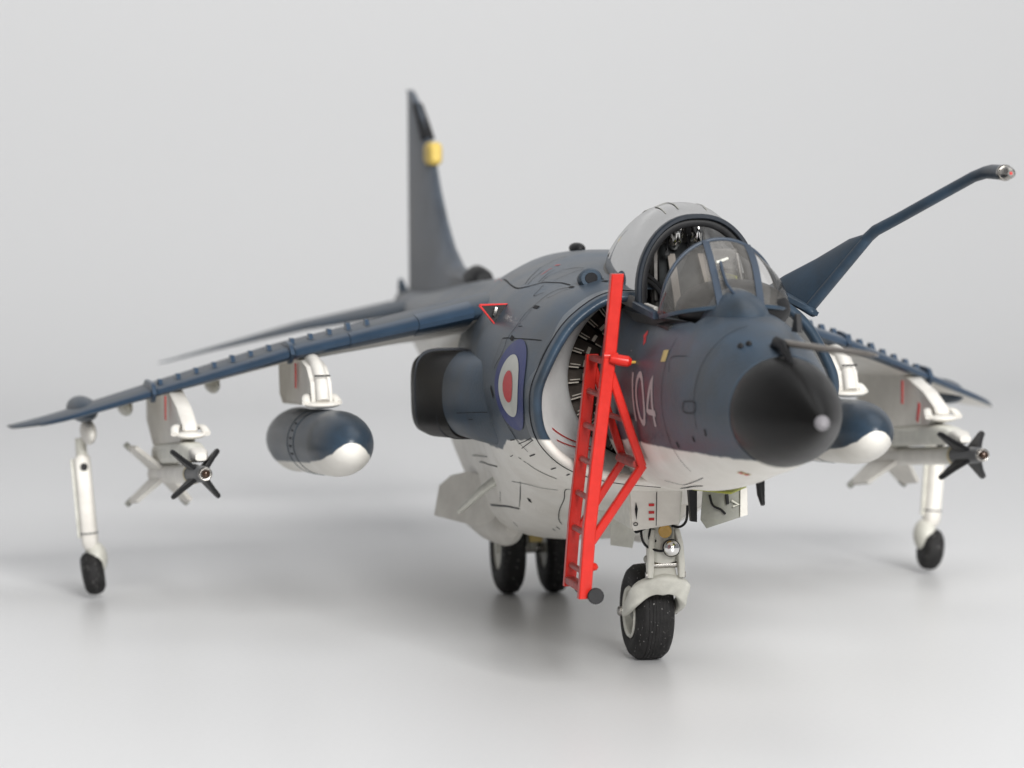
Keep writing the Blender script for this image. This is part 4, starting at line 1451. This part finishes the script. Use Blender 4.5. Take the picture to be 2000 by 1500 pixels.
# ================================================================== STORES
def tank(loc, label):
    t = empty('drop_tank', loc, label, 'drop tank', 'underwing drop tanks')
    L = 3.5
    r_ = .232
    prof_ = []
    for i in range(15):
        a = R(90) * i / 14
        prof_.append((-(1 - math.cos(R(90) * 0)) - .62 * (1 - math.sin(a)) if False else -.62 * (1 - math.cos(a)), r_ * math.sin(a) ** .92 if i else .004))
    prof_ += [(-1.0, r_), (-1.6, r_ * 1.005), (-2.1, r_)]
    for i in range(1, 9):
        q = i / 8
        prof_.append((-2.1 - 1.4 * q, r_ * (1 - q ** 1.8) + .012))
    ax = Vector((1, 0, .066)).normalized()
    V, F = lathe([(x, q) for x, q in prof_], (0, 0, 0), ax, 48)
    F = [tuple(reversed(f)) for f in F]
    o = obj('tank_body', V, F, M['tankpaint'], t, auto=40)
    for x in (-1.15, -1.42):
        o2 = obj('tank_seam', *lathe([(x - .012, r_ + .0005), (x - .008, r_ + .004), (x + .008, r_ + .004), (x + .012, r_ + .0005)], (0, 0, 0), ax, 48), M['blue'], t)
    for k in range(5):
        a = R(150 + 12 * k)
        c = ax * -1.28 + Vector((0, -(r_ + .001) * math.sin(a + R(60)) * .0 - r_ * math.cos(R(-20 + 14 * k)), r_ * math.sin(R(-20 + 14 * k))))
        obj('filler_cap', *ellipsoid(c, .05, .008, .008), M['groove'], t)
    return t


M['tankpaint'] = twotone('tank_paint', [(-4, 0), (-2.6, 0), (-1.6, 0), (-.7, 0), (-.3, 0), (-.1, 0), (-.03, 0), (0, 0)], wave=.004, rough=.34, lo=-4.0, hi=0.0)
# ramp stores z/4 and cannot go below zero: shift by an offset
def shift_stops(mat, stops, lo, hi, off):
    nt = mat.node_tree
    rp = [n for n in nt.nodes if n.type == 'VALTORGB'][0]
    st = sorted(((x - lo) / (hi - lo), (z + off) / 4) for x, z in stops)
    for e, (p_, z) in zip(rp.color_ramp.elements, st):
        e.color = (z, z, z, 1)
    for n in nt.nodes:
        if n.type == 'MATH' and n.operation == 'SUBTRACT':
            ad = N(nt, 'ShaderNodeMath', operation='ADD')
            l = n.inputs[0].links[0].from_socket
            nt.links.new(l, ad.inputs[0])
            ad.inputs[1].default_value = off
            nt.links.new(ad.outputs[0], n.inputs[0])
            break


shift_stops(M['tankpaint'], [(-4, -.42), (-2.6, -.33), (-1.6, -.25), (-.7, -.178), (-.3, -.125), (-.1, -.065), (-.03, -.015), (0, .02)], -4.0, 0.0, 1.0)
ts = tank((-5.30, -1.875, 1.425), 'blue grey and white drop tank under the wing on the roundel side')
tp = tank((-5.30, 1.875, 1.425), 'blue grey and white drop tank half hidden behind the black radome')


def missile(loc, label):
    t = empty('air_to_air_missile', loc, label, 'missile', 'missiles on the outer pylons')
    ax = Vector((1, 0, .092)).normalized()
    up = Vector((-.092, 0, 1)).normalized()
    sd = Vector((0, 1, 0))
    r_ = .068

    def o_(n, vf, m_, par=t, **k):
        return obj(n, vf[0], vf[1], m_, par, auto=35, **k)
    # profile runs from the nose backwards
    o_('missile_body', lathe([(-2.80, .05), (-2.78, r_), (-.80, r_), (-.78, r_)], (0, 0, 0), ax, 32), M['white'])
    o_('yellow_band', lathe([(-.80, r_ + .0008), (-.795, r_ + .0025), (-.665, r_ + .0025), (-.66, r_ + .0008)], (0, 0, 0), ax, 32), M['offwhite'])
    o_('brown_band', lathe([(-.70, r_ + .003), (-.695, r_ + .0045), (-.670, r_ + .0045), (-.665, r_ + .003)], (0, 0, 0), ax, 32), M['bandyellow'])
    g = o_('guidance_section', lathe([(-.80, r_), (-.66, r_), (-.655, r_ * .94), (-.30, r_ * .90), (-.12, r_ * .80), (-.06, r_ * .62), (-.055, r_ * .5)], (0, 0, 0), ax, 32), M['doorgrey2'])
    o_('seeker_ring', lathe([(-.08, r_ * .70), (-.045, r_ * .72), (-.035, r_ * .60), (-.036, r_ * .5)], (0, 0, 0), ax, 32), M['metal'])
    o_('seeker_dome', lathe([(-.05, r_ * .52), (-.02, r_ * .50), (.0, r_ * .36), (.008, r_ * .1)], (0, 0, 0), ax, 24), M['dome'])
    for k in range(4):
        a = R(45 + 90 * k)
        rd = sd * math.cos(a) + up * math.sin(a)
        pts = [rd * .05 + ax * -.22, rd * .16 + ax * -.42, rd * .232 + ax * -.52, rd * .242 + ax * -.57, rd * .232 + ax * -.61, rd * .05 + ax * -.56]
        f = o_('canard_fin', plate(pts, .032, ax.cross(rd)), M['black'])
        md = f.modifiers.new('bevel', 'BEVEL')
        md.width = .012
        md.segments = 2
        pts = [rd * .06 + ax * -2.05, rd * .285 + ax * -2.33, rd * .300 + ax * -2.82, rd * .06 + ax * -2.78]
        tf = o_('tail_fin', plate(pts, .030, ax.cross(rd)), M['white'])
        o_('rolleron', lathe([(-.02, .035), (.02, .035)], rd * .295 + ax * -2.77, ax.cross(rd), 14), M['doorgrey'], tf)
    return t


M['doorgrey2'] = paint('guidance_grey', (0.085, 0.087, 0.09), 0.4, 0.1, 8)
M['dome'] = paint('seeker_dome_dark', (0.05, 0.03, 0.02), 0.10, 0.05, 8, metal=0.4, bump=0)
missile((-5.80, -2.82, 1.205), 'white missile with black canards under the wing tip on the roundel side')
missile((-5.80, 2.82, 1.205), 'white missile with black canards beyond the black radome and tank')

# ================================================================== LADDER
LD = empty('boarding_ladder', (-3.0, -.75, .62), 'bright red boarding ladder hooked on the fuselage beside the cockpit', 'ladder')
O_ = Vector(LD.location)


LD_SHIFT = Vector((.04, 0, 0))


def lad(name, vf, mat, **k):
    V = [Vector(v) - O_ + LD_SHIFT for v in vf[0]]
    return obj(name, V, vf[1], mat, LD, auto=35, **k)


def ly(z):      # ladder stands off further at its foot
    return -.583 - (2.72 - z) * .106 if z > 1.2 else -.744 - (1.2 - z) * .105


# front rail
V, F = tube([(-2.79, -.588, 2.715), (-2.79, -.600, 2.60), (-2.79, -.648, 2.17), (-2.80, -.722, 1.60), (-2.80, -.782, 1.10), (-2.80, -.818, .655)], [(.042, .036)] * 6, 8, up=(1, 0, 0), sq=6)
fr = lad('ladder_rail', bar((0, 0, 0), (0, 0, 1), .1, .1), M['red']) if False else None


def rail(P, w_, h_):
    V, F = [], []
    c = .006
    for i, p in enumerate(P):
        p = Vector(p)
        for x, y in [(w_ - c, h_), (w_, h_ - c), (w_, -h_ + c), (w_ - c, -h_), (-w_ + c, -h_), (-w_, -h_ + c), (-w_, h_ - c), (-w_ + c, h_)]:
            V.append(p + Vector((x, y, 0)))
    for i in range(len(P) - 1):
        for k in range(8):
            a, b_ = i * 8 + k, i * 8 + (k + 1) % 8
            F.append((a, b_, b_ + 8, a + 8))
    F.append(tuple(range(7, -1, -1)))
    F.append(tuple(range(len(P) * 8 - 8, len(P) * 8)))
    return V, F


front = [(-2.80, -.818, .640), (-2.80, -.782, 1.10), (-2.80, -.722, 1.60), (-2.79, -.652, 2.17), (-2.79, -.598, 2.71)]
rear = [(-3.32, -.800, .660), (-3.32, -.765, 1.10), (-3.32, -.705, 1.60), (-3.31, -.645, 2.165)]
lad('ladder_rail', rail(front, .034, .040), M['red'], smooth=False)
lad('ladder_rail', rail(rear, .030, .038), M['red'], smooth=False)


def on_rail(P, z):
    for a, b_ in zip(P[:-1], P[1:]):
        if a[2] <= z <= b_[2]:
            t = (z - a[2]) / (b_[2] - a[2])
            return Vector(a).lerp(Vector(b_), t)
    return Vector(P[0] if z < P[0][2] else P[-1])


for i, z in enumerate((.80, 1.045, 1.27, 1.49, 1.71, 1.93)):
    lad('rung', tube([on_rail(rear, z), on_rail(front, z)], .020, 12), M['rung'])
lad('top_crossbar', bar(on_rail(rear, 2.155) + Vector((0, 0, -.01)), on_rail(front, 2.155) + Vector((-.03, 0, -.01)), .055, .035), M['rung'])
lad('bottom_step', bar(on_rail(rear, .70), on_rail(front, .70), .07, .05), M['rung'])
# stand-off braces
for P, rl in ((front, -2.80), (rear, -3.32)):
    a = on_rail(P, 2.08) + Vector((0, .02, 0))
    k = Vector((rl + .0, -.435, 1.475))
    b_ = on_rail(P, 1.00) + Vector((0, .02, 0))
    hw_, hh = (.027, .030) if rl > -3 else (.024, .026)
    lad('brace_arm', bar(a, k, hw_ * 2, hh * 1.7, up=(1, 0, 0)), M['red'], smooth=False)
    lad('brace_arm', bar(k + Vector((0, .006, .012)), b_, hw_ * 2, hh * 1.7, up=(1, 0, 0)), M['red'], smooth=False)
lad('brace_crossbar', tube([(-3.32, -.455, 1.49), (-2.82, -.455, 1.49)], .034, 14), M['rung'])
lad('brace_crossbar', tube([(-3.32, -.53, 1.77), (-2.82, -.53, 1.77)], .018, 12), M['rung'])
lad('fuselage_hook', tube([(-2.74, -.655, 2.175), (-2.73, -.60, 2.165), (-2.72, -.545, 2.155), (-2.72, -.525, 2.15)], [.026, .036, .036, .022], 16), M['red'])
lad('hook_collar', tube([(-2.77, -.69, 2.19), (-2.76, -.60, 2.19)], .020, 12), M['red'])
lad('hook_pin', tube([(-2.72, -.53, 2.15), (-2.72, -.485, 2.15)], .009, 8), M['amber'])
lad('side_peg', tube([(-2.80, -.79, .83), (-2.79, -.745, .845), (-2.785, -.735, .85)], [.022, .026, .016], 14), M['red'])
lad('ladder_wheel', lathe([(-.012, .046), (-.004, .052), (.020, .052), (.026, .047)], (-2.735, -.757, .662), (1, -.15, .05), 36), M['black'])
lad('ladder_wheel', lathe([(-.02, .045), (.015, .045)], (-3.27, -.735, .66), (1, -.15, .05), 28), M['black'])
